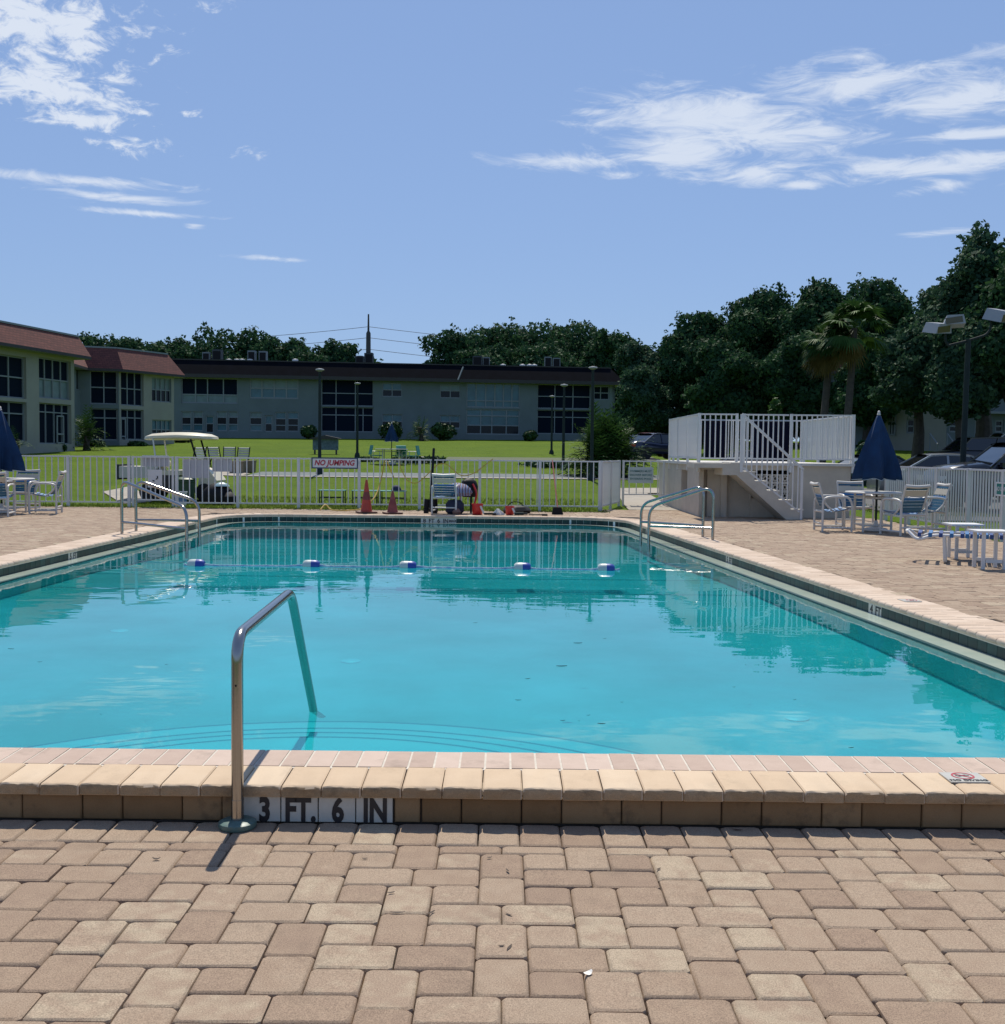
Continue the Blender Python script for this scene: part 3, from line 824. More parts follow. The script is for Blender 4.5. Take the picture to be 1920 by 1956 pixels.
pooldeck = pd.build('pool_deck', MT['bed']); tag(pooldeck, 'wide tumbled paver deck around the pool in pinkish tan', 'deck', kind='structure')
big.sort(key=lambda q: q[1] if q[0] > 0 else q[1] + 9)
budget = max(0, 296 - n_ind)
for cx, cy, w, d, z in big[:budget]:
    link('paver', paver_mesh(w, d, rng.randrange(3)), pooldeck, (cx, cy, z + rng.uniform(-.002, .002)))
paver_heap('deck_pavers', big[budget:], pooldeck)
print('deck pavers', len(big), 'budget', budget)
# small litter on the terrace
def litter(px, py, z, L_, w, rz, m_, name, label, cat, curl=.006, group=None):
    g = G(px, py, z)
    mb = MB(); n = 5
    V = []; 
    for i in range(n + 1):
        t = i / n; hw = w * math.sin(math.pi * (.08 + .84 * t)) / 2; zz = curl * (2 * t - 1) ** 2 + .002
        V += [(L_ * (t - .5), -hw, zz), (L_ * (t - .5), hw, zz + w * .1)]
    mb.add(V, [(2 * i, 2 * i + 2, 2 * i + 3, 2 * i + 1) for i in range(n)])
    o = mb.build(name, m_, loc=(g.x, g.y, z), rz=rz); return tag(o, label, cat, group)
dry = mat('dry_leaf', (.05, .032, .022), .8); petal = mat('white_petal', (.75, .72, .65), .7)
for px, py, L_, rz in [(699, 1420 + 0, 0, 0)]: pass
for px, py, L_, rz in [(747, 1706, .028, .4), (760, 1744, .05, .05), (824, 1744, .035, .9), (970, 1664, .03, 1.9), (972, 1748, .03, 2.4), (935, 1639, .02, .3), (697, 1641, .022, 0.1), (973, 1811, .04, 1.2), (1408, 1586, .045, -.3), (1860, 1613, .035, -.6), (958, 1808, .02, .2), (1258, 1661, .025, .8)]:
    litter(px, py, ND + .002, L_, .009, rz, dry, 'dry_leaf', 'thin dry brown leaf scrap lying on the near terrace pavers', 'leaf', .002, group='leaf scraps on the near terrace')
litter(299, 1642, ND + .002, .03, .014, .1, dry, 'dead_bug', 'tiny dark winged insect on a pale paver near the handrail shadow', 'insect')
litter(1123, 1861, ND + .002, .034, .02, .7, petal, 'white_petal', 'small white petal lying on a terrace paver joint', 'petal')
# ------------------------------------------------------------------ in the water
ropeY = 14.75
fl_px = [(375, 1077.6), (595, 1079), (779.5, 1081), (998, 1084), (1158, 1086)]
fl = [G(x, y + 3, WZ) for x, y in fl_px]
rope_m = mat('float_rope', (.55, .62, .64), .7, c2=(.16, .30, .48), vscale=14); fw = mat('float_white', (.46, .52, .50), .4); fb = mat('float_blue', (.015, .055, .30), .4)
rp = thing('float_line', 'blue and white safety float line strung across the pool', 'float line', (0, 0, WZ))
pts = [Vector((fl[0].x - .16, fl[0].y, .01))] + [Vector((p.x, p.y, .02)) for p in fl] + [Vector((fl[4].x + .18, fl[4].y, .01))]
dense = []
for a, b in zip(pts, pts[1:]):
    for i in range(10): 
        t = i / 10; q = a.lerp(b, t); q.z -= .045 * math.sin(math.pi * t) * (.5 if (b - a).length < 1 else 1); q.z = max(q.z, -.004) + .002 * math.sin(i * 2.3); dense.append(q)
MB().tube(dense + [pts[-1]], .021, 6).build('rope', rope_m, rp, smooth=True)
def float_half(sg):
    prof = [(0.008, 0), (.05, .004), (.072, .03), (.075, .07), (.075, .115)] if sg < 0 else [(.075, .115), (.075, .155), (.070, .195), (.05, .222), (.008, .226)]
    mb = MB(); mb.lathe(prof, n=18); mb.v = [(z - .113, x, y) for x, y, z in mb.v]; return mb
fm = (float_half(-1).mesh('float_half', fw, smooth=True, fix=True), float_half(1).mesh('float_half', fb, smooth=True, fix=True))
for p in fl:
    o = link('float', fm[0], rp, (p.x, p.y, .012)); link('float_band', fm[1], o)
def drain(px, py, label):
    # a floor fitting: refracted, so walk down the bent ray to the floor
    d = ray(px, py).normalized(); t = (WZ - CZ) / d.z; s_ = Vector((d.x * t, d.y * t, WZ))
    h = Vector((d.x, d.y, 0)); ch = h.length / 1.333; dn = Vector((h.x, h.y, 0)).normalized() * ch; dn.z = -math.sqrt(1 - ch * ch)
    q = s_.copy()
    for _ in range(4): q = s_ + dn * ((zfloor(q.y) - WZ) / dn.z)
    mb = MB().lathe([(.085, 0), (.085, .012), (.06, .02), (.012, .022)], n=24)
    o = mb.build('floor_fitting', mat('white_fitting', (.85, .86, .84), .4), loc=(q.x, q.y, zfloor(q.y) + .002), smooth=True)
    o.cycles.is_caustics_receiver = True
    tag(o, label, 'drain cover', 'round fittings on the pool floor')
for px, py in [(1522, 1372), (228, 1205), (670, 1263)]: drain(px, py, 'white round fitting set in the pool floor')
wl = mat('wet_leaf', (.010, .012, .010), 1.0, spec=0.0)
for px, py, L_, rz in [(908, 1190, .05, .2), (1104, 1229, .09, .1), (1155, 1220, .04, 0), (1073, 1273, .10, .15), (1008, 1297, .05, .4), (990, 1338, .05, 0), (1075, 1377, .04, .2), (1106, 1378, .02, 0), (1124, 1367, .03, .3), (1149, 1383, .06, .0), (1188, 1342, .025, 0), (76, 1265, .04, .5), (21, 1240, .06, 0), (1403, 1252, .05, .1), (1402, 1313, .03, .2), (1518, 1337, .03, .2), (318, 1270, .03, 0), (193, 1365, .02, .1), (1626, 1429, .04, .2)]:
    litter(px, py, WZ + .001, L_ * .8, L_ * .22, rz, wl, 'floating_leaf', 'small dark leaf floating on the pool water', 'leaf', .002, 'leaves floating on the pool')
# ------------------------------------------------------------------ stainless rails
def tube_rail(pts, r, rad=.12, n=14): return MB().tube(bend(pts, rad, 7), r, n)
hx = G(461, 1569, ND).x
hr = thing('entry_handrail', 'bent stainless steel entry handrail on a green round flange by the steps', 'handrail', (hx, 4.535, ND))
P3 = [(0, 0, .02), (0, 0, .775), (.02, 1.28, .86), (.035, 1.92, -.05), (.05, 2.03, -.34), (.06, 2.30, -.88)]
P3 = [(0, 0, .02), (0, 0, .785), (-.035, 1.34, .80), (-.035, 2.06, .0), (-.035, 2.36, -.42)]
MB().tube(bend(P3[:2] + [P3[2]] + [P3[3], P3[4]], .11, 8), .0245, 18).build('rail_tube', MT['steel'], hr, smooth=True)
MB().lathe([(.074, 0), (.078, .008), (.076, .022), (.060, .030), (.030, .032)], n=28).build('flange', MT['flange'], hr, smooth=True)
MB().tube([(0, 0, .03), (0, 0, .115)], .0262, 18).build('sleeve', MT['steel'], hr, smooth=True)
MB().tube([(0, -.0245, .585), (0, -.0262, .592)], .004, 8).build('rivet', MT['black'], hr)
def ladder_rail(base, out, foot_px, label, name, bar_z=.185):
    """deck-mounted pool rail; base on deck, 'out' = direction to the pool, foot reach"""
    b = Vector(base); o = thing(name, label, 'pool rail', b, 0, None)
    d = Vector((out[0], out[1], 0)); 
    P = [(0, 0, 0), (0, 0, .90), d * .12 + Vector((0, 0, .93)), d + Vector((0, 0, .53)), d + Vector((0, 0, -1.15))]
    P = [(0, 0, -.02), (0, 0, .86), d + Vector((0, 0, .50)), d + Vector((0, 0, -1.1))]
    MB().tube(bend(P, .2, 8), .024, 14).build('rail_tube', MT['steel'], o, smooth=True)
    MB().tube([(0, 0, bar_z), d + Vector((0, 0, bar_z))], .021, 12).build('cross_bar', MT['steel'], o, smooth=True)
    return o
# left ladder
for (bx, by), (wx, wy), nm in (((232.5, 1018), (356, 1058), 'nearer the paver deck end'), ((259.4, 1013), (380, 1034), '')):
    pass
def rail_pair(specs, labels):
    for (b, w_), lb in zip(specs, labels):
        p = G(*b, 0); q = G(*w_, WZ); d = (q - p); d.z = 0
        ladder_rail((p.x, p.y, 0), d, None, lb, 'pool_ladder_rail')
rail_pair([((233, 1019), (357, 1054)), ((260, 1014), (381, 1034))], ['near stainless ladder rail by the 6 FT marker on the golf cart side', 'far stainless ladder rail by the 6 FT marker on the golf cart side'])
rail_pair([((1361.5, 1031), (1239, 1044)), ((1342.6, 1025), (1224, 1034))], ['near stainless ladder rail on the side of the pump house', 'far stainless ladder rail on the side of the pump house'])
# ------------------------------------------------------------------ fences
picket_cache = {}
def fence(name, label, a, b, zt=1.19, posts=None, spacing=.150, post_w=.065, pick=.022, base=0.0, cap=True, group=None, zb=.10, rail=.032):
    a, b = Vector((a[0], a[1], 0)), Vector((b[0], b[1], 0)); L_ = (b - a).length; rz = math.atan2(b.y - a.y, b.x - a.x)
    o = thing(name, label, 'fence' if 'gate' not in name else 'gate', (a.x, a.y, base), rz, group)
    MB().box((L_ / 2, 0, zt - rail / 2), (L_, .045, rail)).build('top_rail', MT['white'], o)
    MB().box((L_ / 2, 0, zb), (L_, .03, rail)).build('bottom_rail', MT['white'], o)
    key = (round(zt, 3), zb, pick)
    if key not in picket_cache:
        picket_cache[key] = MB().box((0, 0, (zt - rail + zb + rail / 2) / 2), (pick, pick, zt - rail - zb - rail / 2)).mesh('picket', MT['white'])
    pw = (round(zt, 3), 'post', post_w)
    if pw not in picket_cache:
        picket_cache[pw] = MB().box((0, 0, zt / 2 - .10), (post_w, post_w, zt + .2 + .012)).mesh('post', MT['white'])
    if posts is None:
        n = max(1, round(L_ / 1.5)); posts = [L_ * i / n for i in range(n + 1)]
    for p in posts: link('post', picket_cache[pw], o, (p, 0, 0))
    n = round(L_ / spacing)
    for i in range(1, n):
        x = i * L_ / n
        if min(abs(x - p) for p in posts) < spacing * .4: continue
        link('picket', picket_cache[key], o, (x, 0, 0))
    return o
FA, FB = Vector((-11.7, 26.55)), Vector((2.32, 26.95))
def fpt(px, lift=0.0):            # point on the far fence line seen at pixel column px
    d = ray(px, 960); n = Vector((-(FB - FA).y, (FB - FA).x)); t = FA.dot(n) / Vector((d.x, d.y)).dot(n)
    return Vector((d.x * t, d.y * t, lift))
gl, gr_ = fpt(247), fpt(338)
fence('picket_fence', 'white metal picket fence run beside the golf cart, left of the gate', FA, gl)
fence('fence_gate', 'white picket gate with latch plate in front of the golf cart', (gl.x + .07, gl.y + .002), (gr_.x - .07, gr_.y), posts=[0.02, (gr_ - gl).length - .16], spacing=.105, post_w=.05, zb=.16)
fence('picket_fence', 'long white metal picket fence behind the cones and chair carrying the NO JUMPING sign', gr_, FB)
# gate by the pump house, set back
g0, g1 = Vector((2.36, 26.98)), Vector((3.06, 29.6))
fence('picket_fence', 'short white picket return running back to the shower sign gate', g0, g1, spacing=.11, posts=[0, 1.35, 2.7])
fence('fence_gate', 'white picket gate carrying the shower sign beside the pump house', (3.14, 29.62), (4.28, 29.75), posts=[.03, 1.12], spacing=.19, zb=.30, post_w=.05)
# right fence
fence('picket_fence', 'white picket fence between the pool deck and the parked cars', (8.42, 24.9), (8.42, 15.6), spacing=.118, zt=1.17, pick=.024, posts=[.2, 1.6, 3.1, 4.55, 6.0, 7.5, 9.2])
# signs
def sign(name, label, c, w, h, m_, rz=0.0, lines=(), ink=None, size=.1, thick=.001, frame=None, sx=1.0, shear=0.0, lead=1.25):
    o = thing(name, label, 'sign', c, rz)
    MB().box((0, 0, 0), (w, .012, h)).build('panel', m_, o)
    if frame:
        f = MB(); t = .028
        for z in (-h / 2 + t / 2, h / 2 - t / 2): f.box((0, -.004, z), (w, .016, t))
        for x in (-w / 2 + t / 2, w / 2 - t / 2): f.box((x, -.004, 0), (t, .0155, h - 2 * t - .001))
        f.build('border', frame, o)
    for i, ln in enumerate(lines):
        M_ = T(0, -.0085, (len(lines) / 2 - .5 - i) * size * lead) @ UPRIGHT
        if shear: M_ = M_ @ Matrix(((1, shear, 0, 0), (0, 1, 0, 0), (0, 0, 1, 0), (0, 0, 0, 1)))
        text(ln, size, ink, o, M_, 'lettering', thick=thick, sx=sx)
    return o
p = fpt(640); p0, p1 = fpt(596), fpt(685)
z0 = D(640, 894, p.y).z; z1 = D(640, 875, p.y).z
sign('pool_sign', 'white NO JUMPING sign with navy border on the far fence', (p.x, p.y - .05, (z0 + z1) / 2), (p1 - p0).length, z1 - z0 + .03, MT['signwhite'], 0, ['NO JUMPING'], MT['signred'], .175, .006, MT['signblue'], .92, .2)
def px_sign(name, label, xa, xb_, ya, yb_, m_, **k):
    p = fpt((xa + xb_) / 2); w = (fpt(xb_) - fpt(xa)).length; za, zb_ = D((xa + xb_) / 2, ya, p.y).z, D((xa + xb_) / 2, yb_, p.y).z
    return sign(name, label, (p.x, p.y + k.pop('dy', .035), (za + zb_) / 2), w, za - zb_, m_, **k)
px_sign('sign_board', 'larger blank grey sign board behind the fence near the golf cart', 350, 400, 877, 913, MT['signgrey'])
px_sign('sign_board', 'smaller blank grey sign board behind the fence near the dark bags', 405, 443, 876, 901, MT['signgrey'])
px_sign('sign_board', 'wide blank white board at the top of the golf cart gate', 271, 322, 870, 891, MT['signgrey'])
o = px_sign('latch_plate', 'white square latch plate with dark handle cutouts on the golf cart gate', 283, 311, 897, 931, MT['white'], dy=-.03)
h = MB(); h.tube([(.03, -.012, -.02), (.07, -.02, .02), (.06, -.012, .06)], .012, 6); h.tube([(-.05, -.012, -.05), (-.01, -.02, -.06)], .014, 6); h.build('latch_handle', MT['black'], o)
gs = Vector((3.71, 29.62))
zc = (D(1224, 893, 29.6).z + D(1224, 922, 29.6).z) / 2
sign('pool_sign', 'pale sign reading SWIMMERS MUST SHOWER BEFORE ENTERING POOL on the gate', (D(1224, 905, 29.6).x, 29.58, zc), .66, .42, mat('sign_pale_green', (.45, .52, .50), .5), 0, ['SWIMMERS MUST', 'SHOWER BEFORE', 'ENTERING POOL'], mat('sign_teal_ink', (.06, .16, .15), .6), .078, .0015, None, .95, lead=1.3)
yy = 18.95; 
sg = sign('pool_sign', 'small green NO DIVING sign wired to the fence by the parking lot', (8.40, 18.9, .845), .50, .24, MT['signgreen'], R(-90), ['NO DIVING'], MT['signwhite'], .10, .002, MT['signwhite'])
# ------------------------------------------------------------------ pump house platform
PX0, PX1, PY0, PY1, PZ = 4.36, 7.72, 25.0, 31.5, 1.20
ph = thing('pump_house', 'low cream pump house with rooftop deck, white railing and outside stair', 'pump house', (0, 0, 0))
def boxwall(mb, x0, x1, y0, y1, z0, z1): mb.box(((x0 + x1) / 2, (y0 + y1) / 2, (z0 + z1) / 2), (x1 - x0, y1 - y0, z1 - z0))
wl_ = MB()
# front wall in pieces round two openings and the pierced block panel
ox = lambda px: (px - 960) / F * PY0 + .0
XA, XB, XC, XD, XE = D(1316, 930, PY0).x, D(1357, 930, PY0).x, D(1378, 930, PY0).x, D(1435, 930, PY0).x, D(1509, 930, PY0).x
zo = D(1340, 897, PY0).z
XA = PX0 + .25
boxwall(wl_, PX0, PX1, PY0, PY0 + .2, zo, PZ - .06)
boxwall(wl_, PX0, PX0 + .10, PY0, PY0 + .2, -.05, zo)
boxwall(wl_, PX0 + .62, XC, PY0, PY0 + .2, -.05, zo)
bz0, bz1 = D(1470, 955, PY0).z, D(1470, 906, PY0).z
boxwall(wl_, XD, XE + .35, PY0, PY0 + .2, -.05, bz0); boxwall(wl_, XD, D(1432, 930, PY0).x + .05, PY0, PY0 + .2, bz0, zo)
boxwall(wl_, XE, PX1, PY0, PY0 + .2, bz0 + .0005, zo); boxwall(wl_, XE + .35, PX1, PY0, PY0 + .2, -.05, bz0)
# left wall with slot, right wall, back wall
boxwall(wl_, PX0, PX0 + .2, PY0 + .2, 26.6, -.05, PZ - .06); boxwall(wl_, PX0, PX0 + .2, 26.6, 27.5, -.05, .35); boxwall(wl_, PX0, PX0 + .2, 26.6, 27.5, 1.0, PZ - .06); boxwall(wl_, PX0, PX0 + .2, 27.5, PY1, -.05, PZ - .06)
boxwall(wl_, PX1 - .2, PX1, PY0 + .2, PY1, -.05, PZ - .06); boxwall(wl_, PX0 + .2, PX1 - .2, PY1 - .2, PY1, -.05, PZ - .06)
boxwall(wl_, PX0 + .2, XD + .1, PY0 + .11, PY0 + .205, -.05, PZ - .065)
wl_.build('wall', MT['platform'], ph)
MB().box(((PX0 + PX1) / 2, (PY0 + PY1) / 2, PZ - .03), (PX1 - PX0 + .14, PY1 - PY0 + .14, .06)).build('roof_slab', mat('roof_deck_white', (.62, .60, .56), .8, var=.15, vscale=2), ph)
# pierced blocks, one by one
bx0, bx1 = D(1434, 930, PY0).x, XE
nb = 4; bw = (bx1 - bx0) / nb; bh = (bz1 - bz0) / 3
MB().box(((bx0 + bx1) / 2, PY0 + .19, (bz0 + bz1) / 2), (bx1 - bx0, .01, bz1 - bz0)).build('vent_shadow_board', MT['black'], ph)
bm_ = MB(); t = .028
for s_ in (-1, 1):
    bm_.box((s_ * (bw / 2 - t / 2), 0, 0), (t, .14, bh)); bm_.box((0, 0, s_ * (bh / 2 - t / 2)), (bw - 2 * t - .001, .139, t))
    bm_.box((s_ * bw * .16, 0, 0), (t * .7, .13, bh * .5)); bm_.box((0, 0, s_ * bh * .2), (bw * .30, .128, t * .7))
    bm_.box((s_ * bw * .32, 0, 0), (bw * .3, .126, t * .7)); bm_.box((0, 0, s_ * bh * .34), (t * .7, .124, bh * .26))
blk = bm_.mesh('pierced_block', MT['platform'])
for i in range(nb):
    for j in range(3): link('pierced_block', blk, ph, (bx0 + (i + .5) * bw, PY0 + .07, bz0 + (j + .5) * bh))
# stair along the front wall, rising to the left
sx0, sx1 = D(1524, 990, 24.4).x, D(1396, 890, 24.4).x
n = 6; rise = PZ / n; run = (sx0 - sx1) / (n - .3)
st = MB(); prof = [(sx0, 0)]
for i in range(n):
    prof += [(sx0 - i * run, (i + 1) * rise), (sx0 - (i + 1) * run, (i + 1) * rise)]
prof[-1] = (sx1 - .25, PZ)
prof += [(sx1 - .25, PZ - .26), (sx1 + .05, PZ - .26), (sx0 - run * 1.35, 0)]
MB().extrude_xz([(x, z - .012 if z == PZ else z) for x, z in prof], 24.02, 24.985).build('stair', MT['platform'], ph, fix=True)
for i in range(n): MB().box((sx0 - (i + .5) * run + .012, 24.5, (i + 1) * rise + .012 - (.012 if i == n - 1 else 0)), (run + .02, .97, .024)).build('tread', mat('tread_cream', (.62, .58, .50), .8) if i == 0 else bpy.data.materials['tread_cream'], ph)
MB().box((sx1 - .55, 24.5, PZ - .06), (.60, .97, .10)).build('stair_landing', MT['platform'], ph)
# railings as things of their own
RZ = 1.08
def rail_run(name, label, a, b, base, zt=RZ, spacing=.118, posts=None):
    return fence(name, label, a, b, zt=zt, base=base, spacing=spacing, posts=posts, zb=.09, pick=.024, post_w=.055)
ypx = PY0 - .03
rail_run('roof_railing', 'white railing along the front of the pump house deck, right of the stair', (D(1512, 800, ypx).x, ypx), (PX1 + .03, ypx), PZ)
rail_run('roof_railing', 'white railing on the pump house deck front, left of the stair head', (PX0 - .02, ypx), (D(1408, 800, ypx).x, ypx), PZ)
rail_run('roof_railing', 'white railing behind the stair head on the pump house deck', (D(1421, 800, ypx).x, PY0 + .02), (D(1508, 800, ypx).x, PY0 + .02), PZ, posts=[0.02])
rail_run('roof_railing', 'white railing down the gate side of the pump house deck', (PX0 - .02, PY0 + .06), (PX0 - .02, 29.4), PZ, spacing=.10)
rail_run('roof_railing', 'white railing down the parking side of the pump house deck', (PX1 + .02, PY0 + .06), (PX1 + .02, 29.0), PZ)
rail_run('roof_railing', 'white railing across the back of the pump house deck', (PX0 + .05, 29.2), (PX1, 29.2), PZ)
# dark wind screens hung on the back railing
for xa, xb_, lb in ((1346, 1390, 'dark navy wind screen on the pump house back railing, gate side'), (1438, 1511, 'dark navy wind screen on the pump house back railing, parking side')):
    a, b = D(xa, 830, 29.1), D(xb_, 830, 29.1); o = thing('wind_screen', lb, 'screen', ((a.x + b.x) / 2, 29.12, PZ)); w = b.x - a.x
    MB().box((0, 0, .55), (w, .01, .96)).build('screen_cloth', mat('navy_screen', (.005, .006, .016), .9, spec=.05), o); MB().box((0, -.004, 1.03), (w, .02, .03)).build('screen_hem', MT['black'], o)
# stair handrail
shd = thing('stair_handrail', 'white sloping handrail with pickets on the pump house stair', 'handrail', (0, 24.03, 0))
h0, h1 = D(1533, 897, 24.03), D(1418, 791, 24.03)
MB().bar((h0.x + .02, 0, h0.z), (h1.x, 0, h1.z), .05, .05).build('top_rail', MT['white'], shd)
lo0, lo1 = D(1527, 978, 24.03), D(1420, 893, 24.03)
MB().bar((lo0.x, 0, lo0.z), (lo1.x, 0, lo1.z), .03, .035).build('bottom_rail', MT['white'], shd)
for i in range(11):
    t = i / 11
    x = lo1.x + (lo0.x - lo1.x) * (i + .6) / 11; za = lo1.z + (lo0.z - lo1.z) * (x - lo1.x) / (lo0.x - lo1.x); zb_ = h1.z + (h0.z - h1.z) * (x - h1.x) / (h0.x - h1.x)
    MB().box((x, 0, (za + zb_) / 2), (.024, .024, zb_ - za)).build('picket', MT['white'], shd)
MB().box((h0.x - .01, 0, h0.z / 2), (.05, .05, h0.z)).build('post', MT['white'], shd)
MB().box((h1.x - .0, 0, (h1.z + PZ) / 2 - .1), (.06, .06, h1.z - PZ + .2)).build('post', MT['white'], shd)
# ------------------------------------------------------------------ patio furniture
def strap(mb, a, b, w, sag, n=6, axis=(0, 1, 0), th=.006):
    """a flat strap from a to b sagging by 'sag', width along axis"""
    a, b, ax = Vector(a), Vector(b), Vector(axis)
    V = []
    for i in range(n + 1):
        t = i / n; p = a.lerp(b, t) + Vector((0, 0, -sag * math.sin(math.pi * t)))
        V += [p - ax * w / 2, p + ax * w / 2]
    nrm = (b - a).cross(ax).normalized() * th
    k = len(V); V += [v - nrm for v in V]
    Fc = []
    for i in range(n): Fc += [(2 * i, 2 * i + 2, 2 * i + 3, 2 * i + 1), (k + 2 * i, k + 2 * i + 1, k + 2 * i + 3, k + 2 * i + 2), (2 * i, k + 2 * i, k + 2 * i + 2, 2 * i + 2), (2 * i + 1, 2 * i + 3, k + 2 * i + 3, k + 2 * i + 1)]
    Fc += [(0, 1, k + 1, k), (2 * n, k + 2 * n, k + 2 * n + 1, 2 * n + 1)]
    mb.add(V, Fc)
_chair = {}
def chair_parts():
    """faces +Y (front), x across; returns list of (name, mesh)"""
    W2 = .27; r = .021; out = []
    for s_ in (-1, 1):
        x = s_ * W2
        out.append(('side_frame', MB().tube(bend([(x, -.26, .0), (x, -.26, .60), (x, -.10, .635), (x, .20, .63), (x, .27, .52), (x, .27, .0)], .10, 5), r, 8).mesh('side_frame', MT['pvc'], smooth=True)))
        out.append(('base_rail', MB().tube([(x, -.26, .07), (x, .27, .07)], r * .9, 8).mesh('base_rail', MT['pvc'], smooth=True)))
        out.append(('back_post', MB().tube(bend([(x * .90, -.05, .36), (x * .90, -.22, .50), (x * .90, -.33, .86)], .1, 4), r * .85, 8).mesh('back_post', MT['pvc'], smooth=True)))
    out.append(('front_bar', MB().tube([(-W2, .22, .40), (W2, .22, .40)], r, 8).mesh('front_bar', MT['pvc'], smooth=True)))
    out.append(('rear_bar', MB().tube([(-W2, -.25, .36), (W2, -.25, .36)], r, 8).mesh('rear_bar', MT['pvc'], smooth=True)))
    out.append(('stretcher', MB().tube([(-W2, -.26, .14), (W2, -.26, .14)], r * .8, 8).mesh('stretcher', MT['pvc'], smooth=True)))
    out.append(('headrest', MB().tube([(-W2 * .95, -.34, .865), (0, -.355, .85), (W2 * .95, -.34, .865)], .030, 8).mesh('headrest', MT['pvc'], smooth=True)))
    # straps: seat front to back, then up the back
    seat = [(.20, .41), (.13, .385), (.06, .37), (-.01, .365), (-.08, .375)]
    back = [(-.155, .42), (-.195, .47), (-.215, .525), (-.235, .58), (-.25, .635)]
    for y, z in seat:
        mb = MB(); strap(mb, (-W2, y, z + .02), (W2, y, z + .02), .058, .035, 5, (0, .97, .1)); out.append(('seat_strap', mb.mesh('seat_strap', MT['strapblue'])))
    for k, (y, z) in enumerate(back):
        mb = MB(); strap(mb, (-W2 * .92, y, z), (W2 * .92, y, z), .050, .0, 4, (0, -.33, .94)); out.append(('back_strap', mb.mesh('back_strap', MT['strapteal'] if k < 4 else MT['strapblue'])))
    mb = MB(); strap(mb, (-W2 * .92, -.285, .735), (W2 * .92, -.285, .735), .11, 0, 4, (0, -.33, .94)); out.append(('back_strap', mb.mesh('back_strap', MT['strapcream'])))
    mb = MB(); strap(mb, (-W2 * .92, -.318, .815), (W2 * .92, -.318, .815), .035, 0, 4, (0, -.33, .94)); out.append(('back_strap', mb.mesh('back_strap', MT['strapteal'])))
    return out
CH = chair_parts()
def chair(x, y, rz, label, z=0.0, s=1.0):
    o = thing('patio_chair', label, 'chair', (x, y, z), rz, None); o.scale = (s, s, s)
    for nm, me in CH: link(nm, me, o)
    return o
def patio_table(x, y, r, label, z=0.0):
    o = thing('patio_table', label, 'table', (x, y, z))
    MB().lathe([(r - .03, .695), (r, .70), (r, .722), (r - .01, .73), (.03, .73)], n=36).build('table_top', MT['pvc'], o, smooth=True)
    for k in range(4):
        a = R(45 + 90 * k); c, s_ = math.cos(a) * r * .72, math.sin(a) * r * .72
        MB().tube([(c, s_, 0), (c, s_, .70)], .023, 8).build('leg', MT['pvc'], o, smooth=True)
    ringp = [(math.cos(R(a)) * r * .72, math.sin(R(a)) * r * .72, .62) for a in range(45, 406, 90)]
    MB().tube(ringp, .018, 8).build('apron_bar', MT['pvc'], o, smooth=True)
    lowp = [(x_, y_, .12) for x_, y_, _ in ringp]; MB().tube(lowp, .018, 8).build('base_bar', MT['pvc'], o, smooth=True)
    return o
def umbrella(x, y, z_bot, z_tip, rad, label, lobes=8, seed=0, z=0.0):
    o = thing('patio_umbrella', label, 'umbrella', (x, y, z), R(seed * 11))
    MB().tube([(0, 0, .02), (0, 0, z_tip - .05)], .02, 10).build('pole', MT['pole'], o, smooth=True)
    MB().lathe([(.20, 0), (.22, .02), (.20, .06), (.05, .085), (.03, .20)], n=24).build('base', MT['pvc'], o, smooth=True)
    H_ = z_tip - z_bot - .06
    n = lobes * 10; rows = 14; V = []; Fc = []
    rr = random.Random(seed)
    ph_ = [rr.uniform(-.5, .5) for _ in range(lobes)]
    for j in range(rows + 1):
        t = j / rows; z_ = z_tip - .06 - H_ * t
        rad_t = .018 + rad * (t ** 0.94) * (1 - .09 * max(0, t - .82) / .18 * (t > .82))
        for i in range(n):
            a = 2 * math.pi * i / n; u = (a * lobes / (2 * math.pi)) % 1; k = int(a * lobes / (2 * math.pi)) % lobes
            depth = (.42 * t + .06) * (abs(math.sin(math.pi * u)) ** .7)           # fabric falls in between the ribs
            r_ = rad_t * (1 - depth * (1 + .35 * math.sin(3 * a + ph_[k])))
            tw_ = a + .10 * t * math.sin(2 * a + 1.0 + ph_[0])
            zz = z_ + (.035 * math.sin(math.pi * u) if j == rows else 0)
            V.append((r_ * math.cos(tw_), r_ * math.sin(tw_), zz))
    for j in range(rows):
        for i in range(n):
            a_, b_ = j * n + i, j * n + (i + 1) % n; Fc.append((a_, a_ + n, b_ + n, b_))
    c = MB().add(V, Fc).build('canopy', MT['umbrella'], o, smooth=True)
    md = c.modifiers.new('thick', 'SOLIDIFY'); md.thickness = .006
    MB().tube([V[rows * n + i] for i in range(n)] + [V[rows * n]], .006, 5).build('piping', MT['piping'], c, smooth=True)
    MB().lathe([(.026, 0), (.034, .02), (.022, .045), (.026, .06), (.010, .085), (.003, .09)], c=(0, 0, z_tip - .09), n=14).build('finial', MT['pvc'], o, smooth=True)
    return o
# right-hand set
tc_ = G(1668, 1010, 0); TX, TY = tc_.x, 20.6
TX = D(1676, 900, 20.6).x
patio_table(TX - .06, TY, .50, 'round white patio table under the closed navy umbrella near the parking fence')
zt = D(1676, 784, TY).z; zb_ = D(1676, 917, TY).z
umbrella(TX, TY, zb_, zt, .47, 'closed navy umbrella over the white table near the parking fence', seed=3)
chair(TX - .78, TY + .05, R(-90), 'strap patio chair on the pump house side of the navy umbrella table')
chair(TX - .1, TY + .95, R(180), 'strap patio chair behind the navy umbrella table, facing the pool')
chair(TX + .22, TY - .80, R(20), 'strap patio chair with its back to the pool at the umbrella table')
chair(TX + .95, TY + .10, R(95), 'strap patio chair on the parking fence side of the umbrella table')
